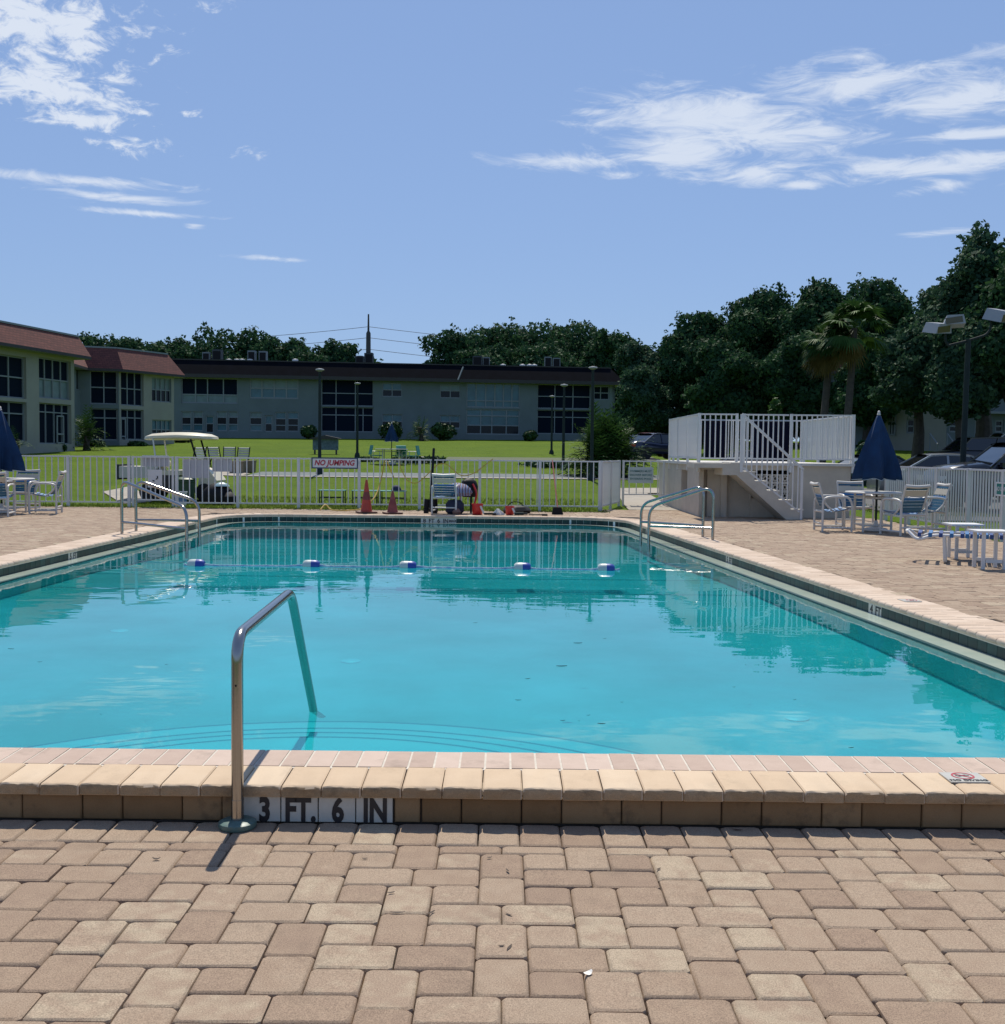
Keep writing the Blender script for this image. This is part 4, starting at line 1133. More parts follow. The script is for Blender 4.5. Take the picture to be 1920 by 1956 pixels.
# left-hand set
LY = 23.4
LX = D(2, 900, LY).x
patio_table(LX + .10, LY, .56, 'round white patio table under the navy umbrella on the golf cart side')
umbrella(LX, LY, D(0, 900, LY).z, D(2, 776, LY).z, .52, 'closed navy umbrella over the table on the golf cart side', seed=5)
chair(D(42, 960, 24.4).x, 24.4, R(178), 'strap patio chair between the fence and the table on the golf cart side')
chair(D(88, 960, 23.6).x, 23.6, R(100), 'strap patio chair turned to the table on the golf cart side, nearest the ladder')
chair(D(-6, 960, 22.4).x, 22.4, R(10), 'strap patio chair with its back to the pool on the golf cart side')
# worker's chair at the far end
cx = G(858, 983, 0)
chair(D(852, 960, 24.95).x, 25.05, R(-8), 'strap patio chair heaped with towels and bags beside the far fence')
# chaise longue
def chaise(x, y, rz, label):
    o = thing('chaise_longue', label, 'sun lounger', (x, y, 0), rz)
    Z = .36; W2 = .30
    for s_ in (-1, 1):
        MB().tube(bend([(-.02, s_ * W2 * .6, Z + .03), (.10, s_ * W2, Z - .075), (.28, s_ * W2, Z), (1.35, s_ * W2, Z)], .08, 5), .022, 10).build('side_rail', MT['white'], o, smooth=True)
    MB().tube(bend([(-.02, -.18, Z + .03), (-.05, 0, Z + .035), (-.02, .18, Z + .03)], .06, 4), .022, 10).build('foot_bar', MT['white'], o, smooth=True)
    for x_ in (.42, 1.25):
        MB().tube(bend([(x_, -W2, Z), (x_ + .02, -W2, .02), (x_ + .02, W2, .02), (x_, W2, Z)], .05, 4), .022, 10).build('leg_frame', MT['white'], o, smooth=True)
    k = 0; x_ = .12
    while x_ < 1.3:
        mb = MB(); strap(mb, (x_, -W2 - .015, Z + .024), (x_, W2 + .015, Z + .024), .046, .012, 5, (1, 0, 0)); mb.box((x_, -W2 - .023, Z), (.046, .006, .05)); mb.box((x_, W2 + .023, Z), (.046, .006, .05))
        mb.build('seat_strap', MT['strapblue'] if k % 2 else mat('blue_strap_dark', (.012, .05, .20), .5) if k == 0 else bpy.data.materials['blue_strap_dark'], o); x_ += .058 if k > 3 else .13; k += 1
    a = R(28)
    for s_ in (-1, 1): MB().tube([(1.32, s_ * W2, Z), (1.32 + .72 * math.cos(a), s_ * W2, Z + .72 * math.sin(a))], .022, 10).build('back_rail', MT['white'], o, smooth=True)
    for j in range(11):
        t = .06 + j * .06; mb = MB(); strap(mb, (1.32 + t * math.cos(a), -W2, Z + t * math.sin(a) + .024), (1.32 + t * math.cos(a), W2, Z + t * math.sin(a) + .024), .048, .01, 4, (math.cos(a), 0, math.sin(a))); mb.build('back_strap', MT['strapblue'], o)
    return o
ca = G(1737, 1060, 0)
chaise(D(1737, 1020, 15.05).x, 15.0, R(-22), 'white framed chaise longue with blue straps between two small side tables')
def side_table(x, y, rz, label):
    o = thing('side_table', label, 'side table', (x, y, 0), rz)
    MB().box((0, 0, .465), (.44, .40, .022)).build('table_top', MT['white'], o)
    for sx in (-1, 1):
        for sy in (-1, 1): MB().box((sx * .13, sy * .15, .227), (.042, .028, .454)).build('leg', MT['white'], o)
    for sy in (-1, 1): MB().box((0, sy * .15, .10), (.20, .028, .04)).build('cross_bar', MT['white'], o)
    return o
q = G(1841, 1071, 0); side_table(D(1840, 1003, q.y + .36).x, q.y + .36, R(-3), 'small white side table behind the chaise longue')
q = G(1896, 1087, 0); side_table(q.x, q.y + .1, R(-3), 'small white side table in front of the chaise longue')
# ------------------------------------------------------------------ cones, buckets and tools by the far fence
def cone(px, py, h, r, label, Y, m_=None):
    p = D(px, py, Y); o = thing('traffic_cone', label, 'traffic cone', (p.x, Y, 0), R(20))
    MB().box((0, 0, .018), (r * 3.0, r * 3.0, .03)).build('cone_base', mat('cone_base', (.10, .035, .02), .7), o)
    k = h - .03
    MB().lathe([(r, 0), (r * .93, .02), (r * .70, k * .36), (r * .695, k * .37)], c=(0, 0, .033), n=20).build('cone_body', m_ or MT['orange'], o, smooth=True)
    MB().lathe([(r * .695, k * .37), (r * .46, k * .62)], c=(0, 0, .0332), n=20).build('cone_band', mat('cone_band_worn', (.20, .035, .03), .6), o, smooth=True)
    MB().lathe([(r * .46, k * .62), (r * .17, k * .985), (r * .15, k)], c=(0, 0, .0334), n=20).build('cone_tip', m_ or MT['orange'], o, smooth=True)
    return o
cone(700, 975, .735, .135, 'taller bright orange traffic cone by the pool edge', 24.9)
cone(750, 978, .50, .125, 'shorter faded red traffic cone beside the tall cone', 24.7, mat('cone_faded', (.30, .07, .06), .7, var=.3, vscale=6))
def bucket(px, Y, w, h, label, lid=False):
    p = D(px, 970, Y); o = thing('red_container', label, 'bucket', (p.x, Y, 0))
    MB().lathe([(w * .42, 0), (w * .45, .01), (w * .5, h - .03), (w * .53, h - .028), (w * .53, h), (w * .48, h), (w * .40, .02), (.02, .02)], n=24).build('bucket_body', MT['red'], o, smooth=True)
    MB().tube([(w * .3, -w * .58, h * .8), (w * .62, -w * .75, .03)], .022, 8).build('handle_grip', MT['pvc'], o, smooth=True)
    return o
bucket(912, 24.75, .24, .24, 'tall red bucket standing next to the cluttered chair')
bucket(974, 24.8, .19, .19, 'short red bucket among the tools by the far fence')
def flat_tool(name, pxs, Y, m_, label, cat, r=.025, h=.03):
    a, b = D(pxs[0], 975, Y), D(pxs[1], 975, Y); o = thing(name, label, cat, ((a.x + b.x) / 2, Y, h)); L_ = b.x - a.x
    MB().tube([(-L_ / 2, .02, 0), (L_ * .2, 0, .004)], r, 8).build('shaft', m_, o, smooth=True)
    MB().box((L_ * .35, .0, .0), (L_ * .3, .10, .035)).build('tool_head', MT['black'], o)
    return o
flat_tool('hand_tool', (925, 948), 24.55, MT['black'], 'black handled tool lying between the two red buckets', 'tool')
flat_tool('hand_tool', (983, 1008), 24.6, MT['pole'], 'grey cylinder tool lying beside the short red bucket', 'tool', .035, .035)
flat_tool('hand_tool', (1010, 1046), 24.65, MT['black'], 'thin dark tool lying flat near the broom', 'tool', .012, .014)
o = thing('tool_bag', 'low dark tool bag slumped behind the red buckets', 'bag', (D(985, 970, 25.6).x, 25.6, 0))
MB().lathe([(.30, 0), (.33, .06), (.26, .14), (.10, .17)], n=18, lobes=3, amp=.1).build('bag_body', MT['black'], o, smooth=True); MB().tube(bend([(-.2, 0, .13), (-.1, 0, .25), (.1, 0, .25), (.2, 0, .13)], .08), .012, 6).build('bag_handle', MT['black'], o, smooth=True)
o = thing('white_rag', 'crumpled white rag draped by the short red bucket', 'rag', (D(951, 970, 24.7).x, 24.7, 0))
MB().lathe([(.13, 0), (.12, .03), (.07, .08), (.03, .13), (.01, .135)], n=20, lobes=5, amp=.22).build('rag_folds', MT['pvc'], o, smooth=True)
bt, bb_ = D(1055, 884, 26.7), D(1066, 978, 25.0)
o = thing('push_broom', 'red handled broom with black bristles leaning on the far fence', 'broom', (bb_.x, 25.2, 0))
MB().tube([(0, 0, .15), (bt.x - bb_.x, 1.45, 1.20)], .014, 8).build('broom_handle', mat('broom_handle', (.22, .02, .02), .5), o, smooth=True)
MB().extrude_xz([(-.10, .16), (.08, .16), (.13, 0), (-.13, 0)], -.04, .04).build('bristles', MT['black'], o, fix=True)
# heap on the chair and black stuff round it
hx_ = D(858, 960, 25.05).x
o = thing('towel_heap', 'red, white and blue striped towel slung over the cluttered chair', 'towel', (hx_ + .18, 25.15, .44))
tm = mat('striped_towel', (.6, .6, .6), .9); nt_ = tm.node_tree; wv = nt_.nodes.new('ShaderNodeTexWave'); wv.inputs['Scale'].default_value = 5; wv.inputs['Distortion'].default_value = 3
tcn = nt_.nodes.new('ShaderNodeTexCoord'); nt_.links.new(tcn.outputs['Object'], wv.inputs[0]); cr = nt_.nodes.new('ShaderNodeValToRGB'); nt_.links.new(wv.outputs['Fac'], cr.inputs[0]); cr.color_ramp.interpolation = 'CONSTANT'
for i, (p_, c_) in enumerate([(0, (.02, .03, .08)), (.3, (.6, .58, .52)), (.5, (.5, .04, .04)), (.75, (.10, .28, .45))]):
    e = cr.color_ramp.elements[i] if i < 2 else cr.color_ramp.elements.new(p_); e.position = p_; e.color = (*c_, 1)
nt_.links.new(cr.outputs[0], nt_.nodes['Principled BSDF'].inputs['Base Color'])
MB().lathe([(.26, -.05), (.30, .03), (.27, .12), (.18, .20), (.06, .24), (.01, .245)], n=28, lobes=4, amp=.13).build('towel_folds', tm, o, smooth=True)
o = thing('backpack', 'black backpack with red strap hanging behind the cluttered chair', 'bag', (hx_ + .42, 25.35, .0))
MB().lathe([(.14, .36), (.19, .44), (.20, .60), (.16, .72), (.07, .78), (.01, .785)], n=20, lobes=3, amp=.08).build('bag_body', MT['black'], o, smooth=True)
MB().tube(bend([(.10, -.16, .66), (.20, -.22, .45), (.14, -.16, .20)], .08), .022, 6).build('strap', MT['red'], o, smooth=True); MB().box((.06, 0, .18), (.05, .05, .36)).build('stand', MT['pole'], o)
o = thing('dark_bag', 'dark blue bag under the seat of the cluttered chair', 'bag', (hx_ + .12, 25.0, 0))
MB().lathe([(.15, 0), (.20, .05), (.20, .22), (.14, .30), (.02, .32)], n=20, lobes=5, amp=.07).build('bag_body', mat('navy_bag', (.012, .016, .04), .7), o, smooth=True); MB().lathe([(.08, 0), (.10, .05), (.05, .12), (.01, .13)], c=(.06, -.2, 0), n=14).build('shoe', mat('tan_shoe', (.22, .12, .09), .8), o, smooth=True)
o = thing('black_boots', 'pair of tall black rubber boots beside the cluttered chair', 'boots', (D(823, 970, 25.3).x, 25.3, 0))
for s_ in (-1, 1):
    MB().tube([(s_ * .10, 0, .02), (s_ * .10, .0, .10), (s_ * .085, .02, .30)], .06, 10, rad=[.065, .06, .062]).build('boot', MT['black'], o, smooth=True); MB().box((s_ * .10, -.08, .035), (.10, .18, .07)).build('boot_toe', MT['black'], o)
pt, pb = D(829, 857, 26.55), D(827, 905, 26.2)
o = thing('black_pole', 'black pole leaning against the far fence behind the chair', 'pole', (pb.x - .03, 25.75, 0)); MB().tube([(0, 0, 0), (pt.x - pb.x + .03, .75, pt.z)], .03, 8).build('pole_shaft', MT['black'], o, smooth=True); MB().lathe([(.034, 0), (.034, .07), (.02, .08)], n=10).build('pole_tip', MT['rubber'], o)
# teal tables behind the fence with a cap
def teal_table(px, label):
    p = D(px, 960, 28.4); o = thing('teal_table', label, 'table', (p.x, 28.4, gz(p.x, 28.4)))
    for k in range(5): MB().box((0, -.18 + .09 * k, .40), (.66, .075, .02)).build('slat', MT['teal'], o)
    for sx in (-1, 1):
        for sy in (-1, 1): MB().tube([(sx * .30, sy * .18, 0), (sx * .30, sy * .18, .39)], .014, 6).build('leg', MT['pole'], o)
    for sy in (-1, 1): MB().tube([(-.30, sy * .18, .22), (.30, sy * .18, .22)], .012, 6).build('cross_bar', MT['pole'], o)
    return o
for px, lb in ((635, 'low teal slatted table behind the fence below the NO JUMPING sign'), (698, 'low teal slatted table behind the fence at the tall cone'), (751, 'low teal slatted table behind the fence with the navy cap on it')): teal_table(px, lb)
p = D(757, 945, 28.35); o = thing('baseball_cap', 'navy baseball cap with brim resting on a teal table', 'cap', (p.x, 28.35, gz(p.x, 28.35) + .41))
MB().lathe([(.125, 0), (.125, .03), (.105, .09), (.06, .13), (.01, .14)], n=20).build('crown', mat('navy_cap', (.012, .02, .06), .8), o, smooth=True); MB().prism([(.09, -.11), (.22, -.08), (.25, 0), (.22, .08), (.09, .11)], .005, .016).build('brim', bpy.data.materials['navy_cap'], o)
# hose: over the fence and along the deck edge
ps = [D(614, 972, 25.9)]; 
hp = [D(x, 960, 25.7) for x in (612, 640, 665, 690)]
pts = [(D(612, 972, 25.6).x, 25.6, .02), (D(622, 972, 25.8).x, 25.8, .16), (D(630, 972, 25.7).x, 25.7, .02), (D(655, 972, 25.4).x, 25.4, .02), (D(672, 972, 25.7).x, 25.7, .02), (D(688, 970, 25.9).x, 25.9, .02), (D(716, 950, 26.4).x, 26.4, .25), (D(727, 925, 26.85).x, 26.86, .62), (D(736, 890, 26.85).x, 26.83, 1.20), (D(742, 900, 27).x, 27.0, 1.05), (D(752, 930, 27.05).x, 27.05, .75)]
MB().tube(bend(pts, .25, 5), .016, 6).build('garden_hose', MT['yellow'], smooth=True); tag(bpy.data.objects['garden_hose'], 'yellow garden hose looped over the far fence near the cones', 'hose')
pts = [(D(763, 880, 26.85).x, 26.83, 1.21), (D(764, 900, 26.8).x, 26.8, 1.0), (D(778, 920, 26.8).x, 26.8, .66), (D(795, 924, 26.8).x, 26.8, .60), (D(808, 915, 26.8).x, 26.8, .72), (D(845, 890, 26.8).x, 26.81, 1.2), (D(880, 912, 26.8).x, 26.8, .78), (D(905, 905, 26.8).x, 26.8, .85), (D(942, 880, 26.85).x, 26.84, 1.215)]
MB().tube(bend(pts, .3, 6), .012, 6).build('yellow_rope', MT['yellow'], smooth=True); tag(bpy.data.objects['yellow_rope'], 'slack yellow rope hung along the far fence rail behind the chair', 'rope')
# ------------------------------------------------------------------ paths and courts
def at(px, py, Y): p = D(px, py, Y); return (p.x, Y)
sheet('garden_path', [(-9.5, 41.6), (30, 43.2), (30, 45.6), (-9.5, 44.4)], MT['court'], .02, 'grey paved shuffleboard strip beyond the fence', 'court')
sheet('garden_path', [(-9.6, 41.1), (30, 42.5), (30, 43.15), (-9.6, 41.55)], MT['concrete'], .026, 'pale concrete kerb edge along the shuffleboard strip', 'path')
sheet('garden_path', [(-13.5, 43.5), (-9.65, 41.2), (-9.65, 43.0), (-12.6, 46.5)], MT['concrete'], .022, 'pale concrete apron by the folding chairs', 'path')
sheet('far_court', [(-3.0, 57), (9.5, 58), (9.5, 62.5), (-3.0, 61.5)], mat('old_asphalt', (.085, .105, .045), .9, var=.2, vscale=.5), .02, 'old grey court surface below the apartment block', 'court')
sheet('garden_path', [(3.1, 27.6), (4.4, 27.6), (4.4, 36.5), (3.6, 36.5)], MT['concrete'], .03, 'concrete walk through the shower sign gate', 'path')
sheet('garden_path', [(3.9, 34.2), (7.8, 34.8), (8.2, 37.5), (3.7, 36.45)], MT['concrete'], .034, 'concrete walk turning behind the pump house', 'path')
sheet('garden_path', [(-11.6, 32.6), (-9.5, 28.2), (-9.1, 29.2), (-11.6, 35.2)], MT['concrete'], .024, 'concrete pad under the golf cart gate', 'path')
sheet('parking_lot', [(9.6, 24.5), (45, 20), (52, 47.5), (9.6, 47.5)], MT['asphalt'], .02, 'dark asphalt parking lot behind the fence', 'parking lot')
sheet('parking_lot', [(6.2, 60), (14, 60), (15, 66), (6.2, 66)], MT['asphalt'], .03, 'asphalt drive beside the tall oaks', 'parking lot')
# ------------------------------------------------------------------ apartment buildings
def wall_px(P0, P1, px):
    d = ray(px, 860); w = Vector((P1[0] - P0[0], P1[1] - P0[1])); L_ = w.length; w.normalize(); n = Vector((-w.y, w.x))
    t = n.dot(Vector((P0[0], P0[1]))) / n.dot(Vector((d.x, d.y)))
    q = Vector((d.x, d.y)) * t; return (q - Vector((P0[0], P0[1]))).dot(w), q.y
class Facade:
    """a straight wall P0->P1 (seen from the right-hand side of travel... front = -n) with real openings"""
    def __init__(s, parent, P0, P1, z0, z1, m_, thick=.3):
        s.P0, s.P1 = Vector((P0[0], P0[1])), Vector((P1[0], P1[1])); s.z0, s.z1, s.m, s.par, s.th = z0, z1, m_, parent, thick
        s.L = (s.P1 - s.P0).length; s.rz = math.atan2(s.P1.y - s.P0.y, s.P1.x - s.P0.x); s.ops = []
    def z_at(s, px, py):
        _, y = wall_px(s.P0, s.P1, px); return D(px, py, y).z
    def s_at(s, px): return wall_px(s.P0, s.P1, px)[0]
    def rect(s, xa, xb, ya, yb):
        m_ = (xa + xb) / 2; return s.s_at(xa), s.s_at(xb), s.z_at(m_, yb), s.z_at(m_, ya)
    def window(s, xa, xb, ya, yb, cols, rows, panes, fw=.07, frame='trim', sill=False, depth=.14, name='window'):
        """cols/rows: split fractions; panes: material key or list row-major from the top"""
        a, b, z0, z1 = s.rect(xa, xb, ya, yb); s.ops.append((a, b, z0, z1, cols, rows, panes, fw, frame, depth, name))
    def finish(s):
        W_ = Matrix.Translation((s.P0.x, s.P0.y, 0)) @ Matrix.Rotation(s.rz, 4, 'Z')
        xs = sorted({0.0, s.L, *[o[0] for o in s.ops], *[o[1] for o in s.ops]}); zs = sorted({s.z0, s.z1, *[o[2] for o in s.ops], *[o[3] for o in s.ops]})
        xs = [x for x in xs if 0 <= x <= s.L]; zs = [z for z in zs if s.z0 <= z <= s.z1]
        mb = MB()
        for i in range(len(xs) - 1):
            run = None
            for j in range(len(zs) - 1):
                cx, cz = (xs[i] + xs[i + 1]) / 2, (zs[j] + zs[j + 1]) / 2
                if xs[i + 1] - xs[i] < 1e-4 or zs[j + 1] - zs[j] < 1e-4: continue
                hole = any(o[0] < cx < o[1] and o[2] < cz < o[3] for o in s.ops)
                if not hole: run = (zs[j] if run is None else run[0], zs[j + 1])
                if (hole or j == len(zs) - 2) and run:
                    mb.box((cx, s.th / 2, (run[0] + run[1]) / 2), (xs[i + 1] - xs[i], s.th, run[1] - run[0])); run = None
        me = mb.mesh('wall', s.m); me.transform(W_); link('wall', me, s.par)
        for a, b, z0, z1, cols, rows, panes, fw, frame, depth, name in s.ops:
            X = [a] + [a + (b - a) * c for c in cols] + [b]; Z = [z1] + [z1 - (z1 - z0) * r for r in rows] + [z0]
            f = MB(); y = depth - .03
            for k, x in enumerate(X): f.box((min(max(x, a + fw / 2), b - fw / 2), y, (z0 + z1) / 2), (fw, .07, z1 - z0))
            for k, z in enumerate(Z): f.box(((a + b) / 2, y + .004, min(max(z, z0 + fw / 2), z1 - fw / 2)), (b - a, .07, fw))
            fm_ = f.mesh(name, MT[frame]); fm_.transform(W_); wo_ = link(name, fm_, s.par)
            q = 0
            for j in range(len(Z) - 1):
                for i in range(len(X) - 1):
                    pm = panes if isinstance(panes, str) else panes[min(q, len(panes) - 1)]; q += 1
                    pn = MB().box(((X[i] + X[i + 1]) / 2, depth + .012, (Z[j] + Z[j + 1]) / 2), (X[i + 1] - X[i], .012, Z[j] - Z[j + 1])).mesh('pane', MT[pm]); pn.transform(W_); link('pane', pn, wo_)
def uv_quad(mb_pts, name, m_, parent, uv):
    me = bpy.data.meshes.new(name); me.from_pydata([tuple(p) for p in mb_pts], [], [tuple(range(len(mb_pts)))]); l = me.uv_layers.new()
    for i, q in enumerate(uv): l.data[i].uv = q
    me.materials.append(m_); return link(name, me, parent)
def mansard(parent, pts, ze, zt, out=.55, inn=.75, fascia=.16, cap=True, m_=None):
    """shingled slope along an open chain of wall points (front to the right of travel)"""
    P = [Vector((p[0], p[1])) for p in pts]; n = len(P); N = []
    for i in range(n - 1):
        d = (P[i + 1] - P[i]).normalized(); N.append(Vector((d.y, -d.x)))
    def off(i, dist):
        if i == 0: return P[0] + N[0] * dist
        if i == n - 1: return P[-1] + N[-1] * dist
        b = (N[i - 1] + N[i]).normalized(); return P[i] + b * dist / max(.3, b.dot(N[i]))
    for i in range(n - 1):
        e0, e1, t0, t1 = off(i, out), off(i + 1, out), off(i, out - inn), off(i + 1, out - inn); L_ = (e1 - e0).length; h = math.hypot(zt - ze, inn)
        r_ = uv_quad([(e0.x, e0.y, ze), (e1.x, e1.y, ze), (t1.x, t1.y, zt), (t0.x, t0.y, zt)], 'roof', m_ or MT['shingle'], parent, [(0, 0), (L_, 0), (L_, h), (0, h)])
        MB().add([(e0.x, e0.y, ze), (e1.x, e1.y, ze), (e1.x, e1.y, ze - fascia), (e0.x, e0.y, ze - fascia)], [(3, 2, 1, 0)]).build('fascia', MT['darktrim'], r_)
        b0, b1 = off(i, -.1), off(i + 1, -.1)
        MB().add([(e0.x, e0.y, ze - fascia), (e1.x, e1.y, ze - fascia), (b1.x, b1.y, ze - fascia), (b0.x, b0.y, ze - fascia)], [(0, 1, 2, 3)]).build('soffit', MT['trim'], r_)
        c = MB(); c.bar((t0.x, t0.y, zt + .03), (t1.x, t1.y, zt + .03), .10, .10); c.build('roof_cap', MT['trim'] if cap else MT['darktrim'], r_)
MT['darktrim'] = mat('dark_fascia', (.045, .04, .04), .7)
# --- apartment block 1 (close, left)
b1 = thing('apartment_building', 'nearest cream two storey apartment wing with red shingle mansard roof', 'building')
A0, A1 = (-27.25, 49.0), (-24.7, 65.0)
f = Facade(b1, A0, A1, .8, 6.50, MT['stucco'])
S_ = 'screen'
f.window(-70, 52, 674, 757, [.25, .5, .75], [.5], S_, .07, depth=.22); f.window(-70, 52, 764, 842, [.25, .5, .75], [.3], S_, .07, depth=.22)
f.window(76, 137, 686, 762, [.25, .5, .75], [.52], [S_] * 4 + ['blind'] * 4, .07, depth=.22); f.window(76, 137, 771, 848, [.27, .53, .78], [.22], S_, .06, depth=.22)
f.finish()
dz0, dz1, sa, sb = f.z_at(118, 846), f.z_at(118, 795), f.s_at(112), f.s_at(124)
W_ = Matrix.Translation((A0[0], A0[1], 0)) @ Matrix.Rotation(f.rz, 4, 'Z')
dm = MB(); dw = .05
for x in (sa, sb): dm.box((x, .08, (dz0 + dz1) / 2), (dw * 1.6, .06, dz1 - dz0))
for z in (dz0, dz0 + (dz1 - dz0) * .33, dz1): dm.box(((sa + sb) / 2, .078, z), (sb - sa, .06, .08))
me = dm.mesh('screen_door', MT['trim']); me.transform(W_); link('screen_door', me, b1)
e = Facade(b1, A1, (-27.5, 66.2), .8, 6.50, MT['stucco']); e.finish()
cw = Facade(b1, (-26.9, 66.0), (-28.2, 76.2), .8, 6.50, MT['stucco2']); cw.window(147, 164, 702, 746, [], [], 'glass', .06); cw.finish()
mansard(b1, [A0, A1, (-27.9, 66.4)], 6.62, 7.72, .75, .55)
mansard(b1, [(-26.9, 66.3), (-28.2, 76.2)], 6.62, 7.72, .6, .55)
MB().tube(bend([(-26.6, 66.8, 6.2), (-26.35, 67.0, 6.0), (-26.7, 67.6, 5.7), (-26.75, 67.8, 1.0)], .1), .05, 6).build('downspout', MT['trim'], b1)
# --- apartment block 2 (behind it)
b2 = thing('apartment_building', 'second cream apartment wing with red mansard and screened corner porches', 'building')
C0, C1 = (-29.2, 74.3), (-25.8, 75.8); C2 = (-23.55, 80.7)
f = Facade(b2, C0, C1, .9, 6.50, MT['stucco2']); f.window(173, 226, 708, 772, [.5], [.5], S_, .08, depth=.2); f.window(173, 226, 780, 841, [.52], [.3], S_, .08, depth=.2); f.finish()
f = Facade(b2, C1, C2, .9, 6.50, MT['stucco']); f.window(232, 275, 711, 775, [.34, .67], [.5], S_, .07, depth=.2); f.window(232, 275, 782, 840, [.34, .67], [.28], S_, .07, depth=.2)
f.window(291, 328, 722, 768, [.25, .5, .75], [.5], ['blind'] * 4 + ['glass'] * 4, .07); f.window(291, 328, 802, 829, [.27, .52, .74], [.7], ['tealglass'] * 4 + ['glass'] * 4, .07)
f.finish()
dm = MB(); sa, sb, dz0, dz1 = f.s_at(232.5), f.s_at(241), f.z_at(236, 848), f.z_at(236, 800); W2_ = Matrix.Translation((*C1, 0)) @ Matrix.Rotation(f.rz, 4, 'Z')
for x in (sa, sb): dm.box((x, .05, (dz0 + dz1) / 2), (.09, .06, dz1 - dz0))
for z in (dz0, dz0 + (dz1 - dz0) * .3, dz1): dm.box(((sa + sb) / 2, .048, z), (sb - sa, .06, .09))
me = dm.mesh('screen_door', MT['trim']); me.transform(W2_); link('screen_door', me, b2)
f = Facade(b2, C2, (-26.2, 82.0), .9, 6.50, MT['stucco2']); f.finish()
mansard(b2, [C0, C1, C2, (-26.6, 82.2)], 6.62, 8.05, .55, .85)
# --- far block
b3 = thing('apartment_building', 'long far two storey apartment block with dark roof, air conditioners and lanais', 'building')
B0, B1 = (-29.5, 99.8), (10.35, 105.1)
f = Facade(b3, B0, B1, 1.4, 7.75, MT['stucco2'])
c2 = lambda v: 320 + v / 3.967
c3 = lambda v: 780 + v / 3.967
r2 = lambda v: 580 + v / 3.967
f.window(c2(105), c2(535), r2(562), r2(755), [.25, .46, .74], [.66], ['screen'] * 4 + ['blind'] * 4, .10, depth=.2)
for xa, xb in ((105, 182), (193, 272), (372, 452), (460, 537)): f.window(c2(xa), c2(xb), r2(815), r2(966), [], [.3, .66], ['blind', 'glass', 'tealglass'], .09)
f.window(c2(290), c2(352), r2(850), r2(980), [], [.45], ['tealglass', 'glass'], .09, name='door')
f.window(c2(623), c2(993), r2(570), r2(720), [.25, .5, .75], [.48], ['blind'] * 4 + ['tealglass'] * 4, .12)
f.window(c2(622), c2(718), r2(820), r2(966), [], [.3, .66], ['blind', 'glass', 'tealglass'], .09)
for xa, xb in ((815, 900), (908, 995)): f.window(c2(xa), c2(xb), r2(820), r2(970), [], [.34, .68], ['tealglass', 'glass', 'glass'], .09)
f.window(c2(737), c2(796), r2(846), r2(972), [], [.5], ['tealglass', 'glass'], .09, name='door')
f.window(c2(1165), c2(1560), r2(575), r2(776), [.28, .65], [.52], 'screen', .08, depth=.25)
f.window(c2(1165), c2(1560), r2(784), r2(972), [.28, .65, .8], [.32], 'screen', .08, depth=.25)
f.window(c2(1625), c2(1776), r2(600), r2(706), [.5], [.5], ['tealglass'] * 2 + ['glass'] * 2, .08); f.window(c2(1625), c2(1780), r2(838), r2(945), [.5], [.5], ['tealglass'] * 2 + ['glass'] * 2, .08)
f.window(c3(238), c3(392), r2(615), r2(716), [.5], [.45], ['blind'] * 2 + ['glass'] * 2, .08); f.window(c3(238), c3(392), r2(845), r2(945), [.5], [.5], ['tealglass'] * 2 + ['glass'] * 2, .08)
f.window(c3(437), c3(842), r2(603), r2(788), [.18, .36, .53, .69, .85], [.72], 'tealglass', .10); f.window(c3(437), c3(842), r2(800), r2(992), [.27, .48, .75], [.26, .64], ['tealglass'] * 8 + ['glass'] * 4, .10)
f.window(c3(975), c3(1378), r2(612), r2(796), [.33, .67], [.5], 'screen', .08, depth=.25); f.window(c3(975), c3(1378), r2(806), r2(988), [.33, .67], [.3], 'screen', .08, depth=.25)
f.window(c3(1400), c3(1516), r2(625), r2(728), [.45], [.5], ['glass'] * 4, .08)
f.finish()
f2 = Facade(b3, B1, (8.9, 116.0), 1.4, 7.75, MT['stucco2']); f2.finish()
dirB = (Vector(B1) - Vector(B0)).normalized()
mansard(b3, [B0, B1, (8.9, 116.0)], 7.95, 9.25, .75, 1.15, .3, cap=False, m_=mat('shaded_shingle', (.006, .007, .011), .95, var=.3, vscale=1.5, spec=.05))  # shaded copy of the red shingle, shade painted in as near black
MB().add([(-29.5, 100.6, 9.24), (9.9, 105.8, 9.24), (8.6, 116, 9.24), (-30.5, 111, 9.24)], [(0, 1, 2, 3)]).build('flat_roof', MT['darktrim'], b3)
pr_ = D(880, 700, 103.2)
MB().bar(D(885, 701, 103.0), D(875, 726, 102.0), .10, .12).build('roof_hip_flashing', MT['stucco2'], b3)
def roof_unit(name, label, xa, xb, ya, yb, m_, Y=106.5, cat='air conditioner', group='air conditioners on the far roof'):
    a, b = D(xa, yb, Y), D(xb, ya, Y); w, h = b.x - a.x, b.z - 9.3
    o = thing(name, label, cat, ((a.x + b.x) / 2, Y, 9.25), 0, group)
    MB().box((0, 0, .08 + h / 2), (w, w * .9, h - .05)).build('casing', m_, o)
    MB().box((0, 0, .04), (w * 1.25, w * 1.1, .08)).build('curb', MT['trim'], o)
    MB().lathe([(w * .38, 0), (w * .4, .05), (w * .1, .07)], c=(0, 0, h + .05), n=14).build('fan_guard', MT['pole'], o)
    MB().box((0, -w * .46, .08 + h / 2), (w * .8, .02, h * .75)).build('grille', MT['black'], o)
acw, acd = mat('ac_casing', (.20, .23, .23), .6), mat('ac_dark', (.05, .06, .065), .6)
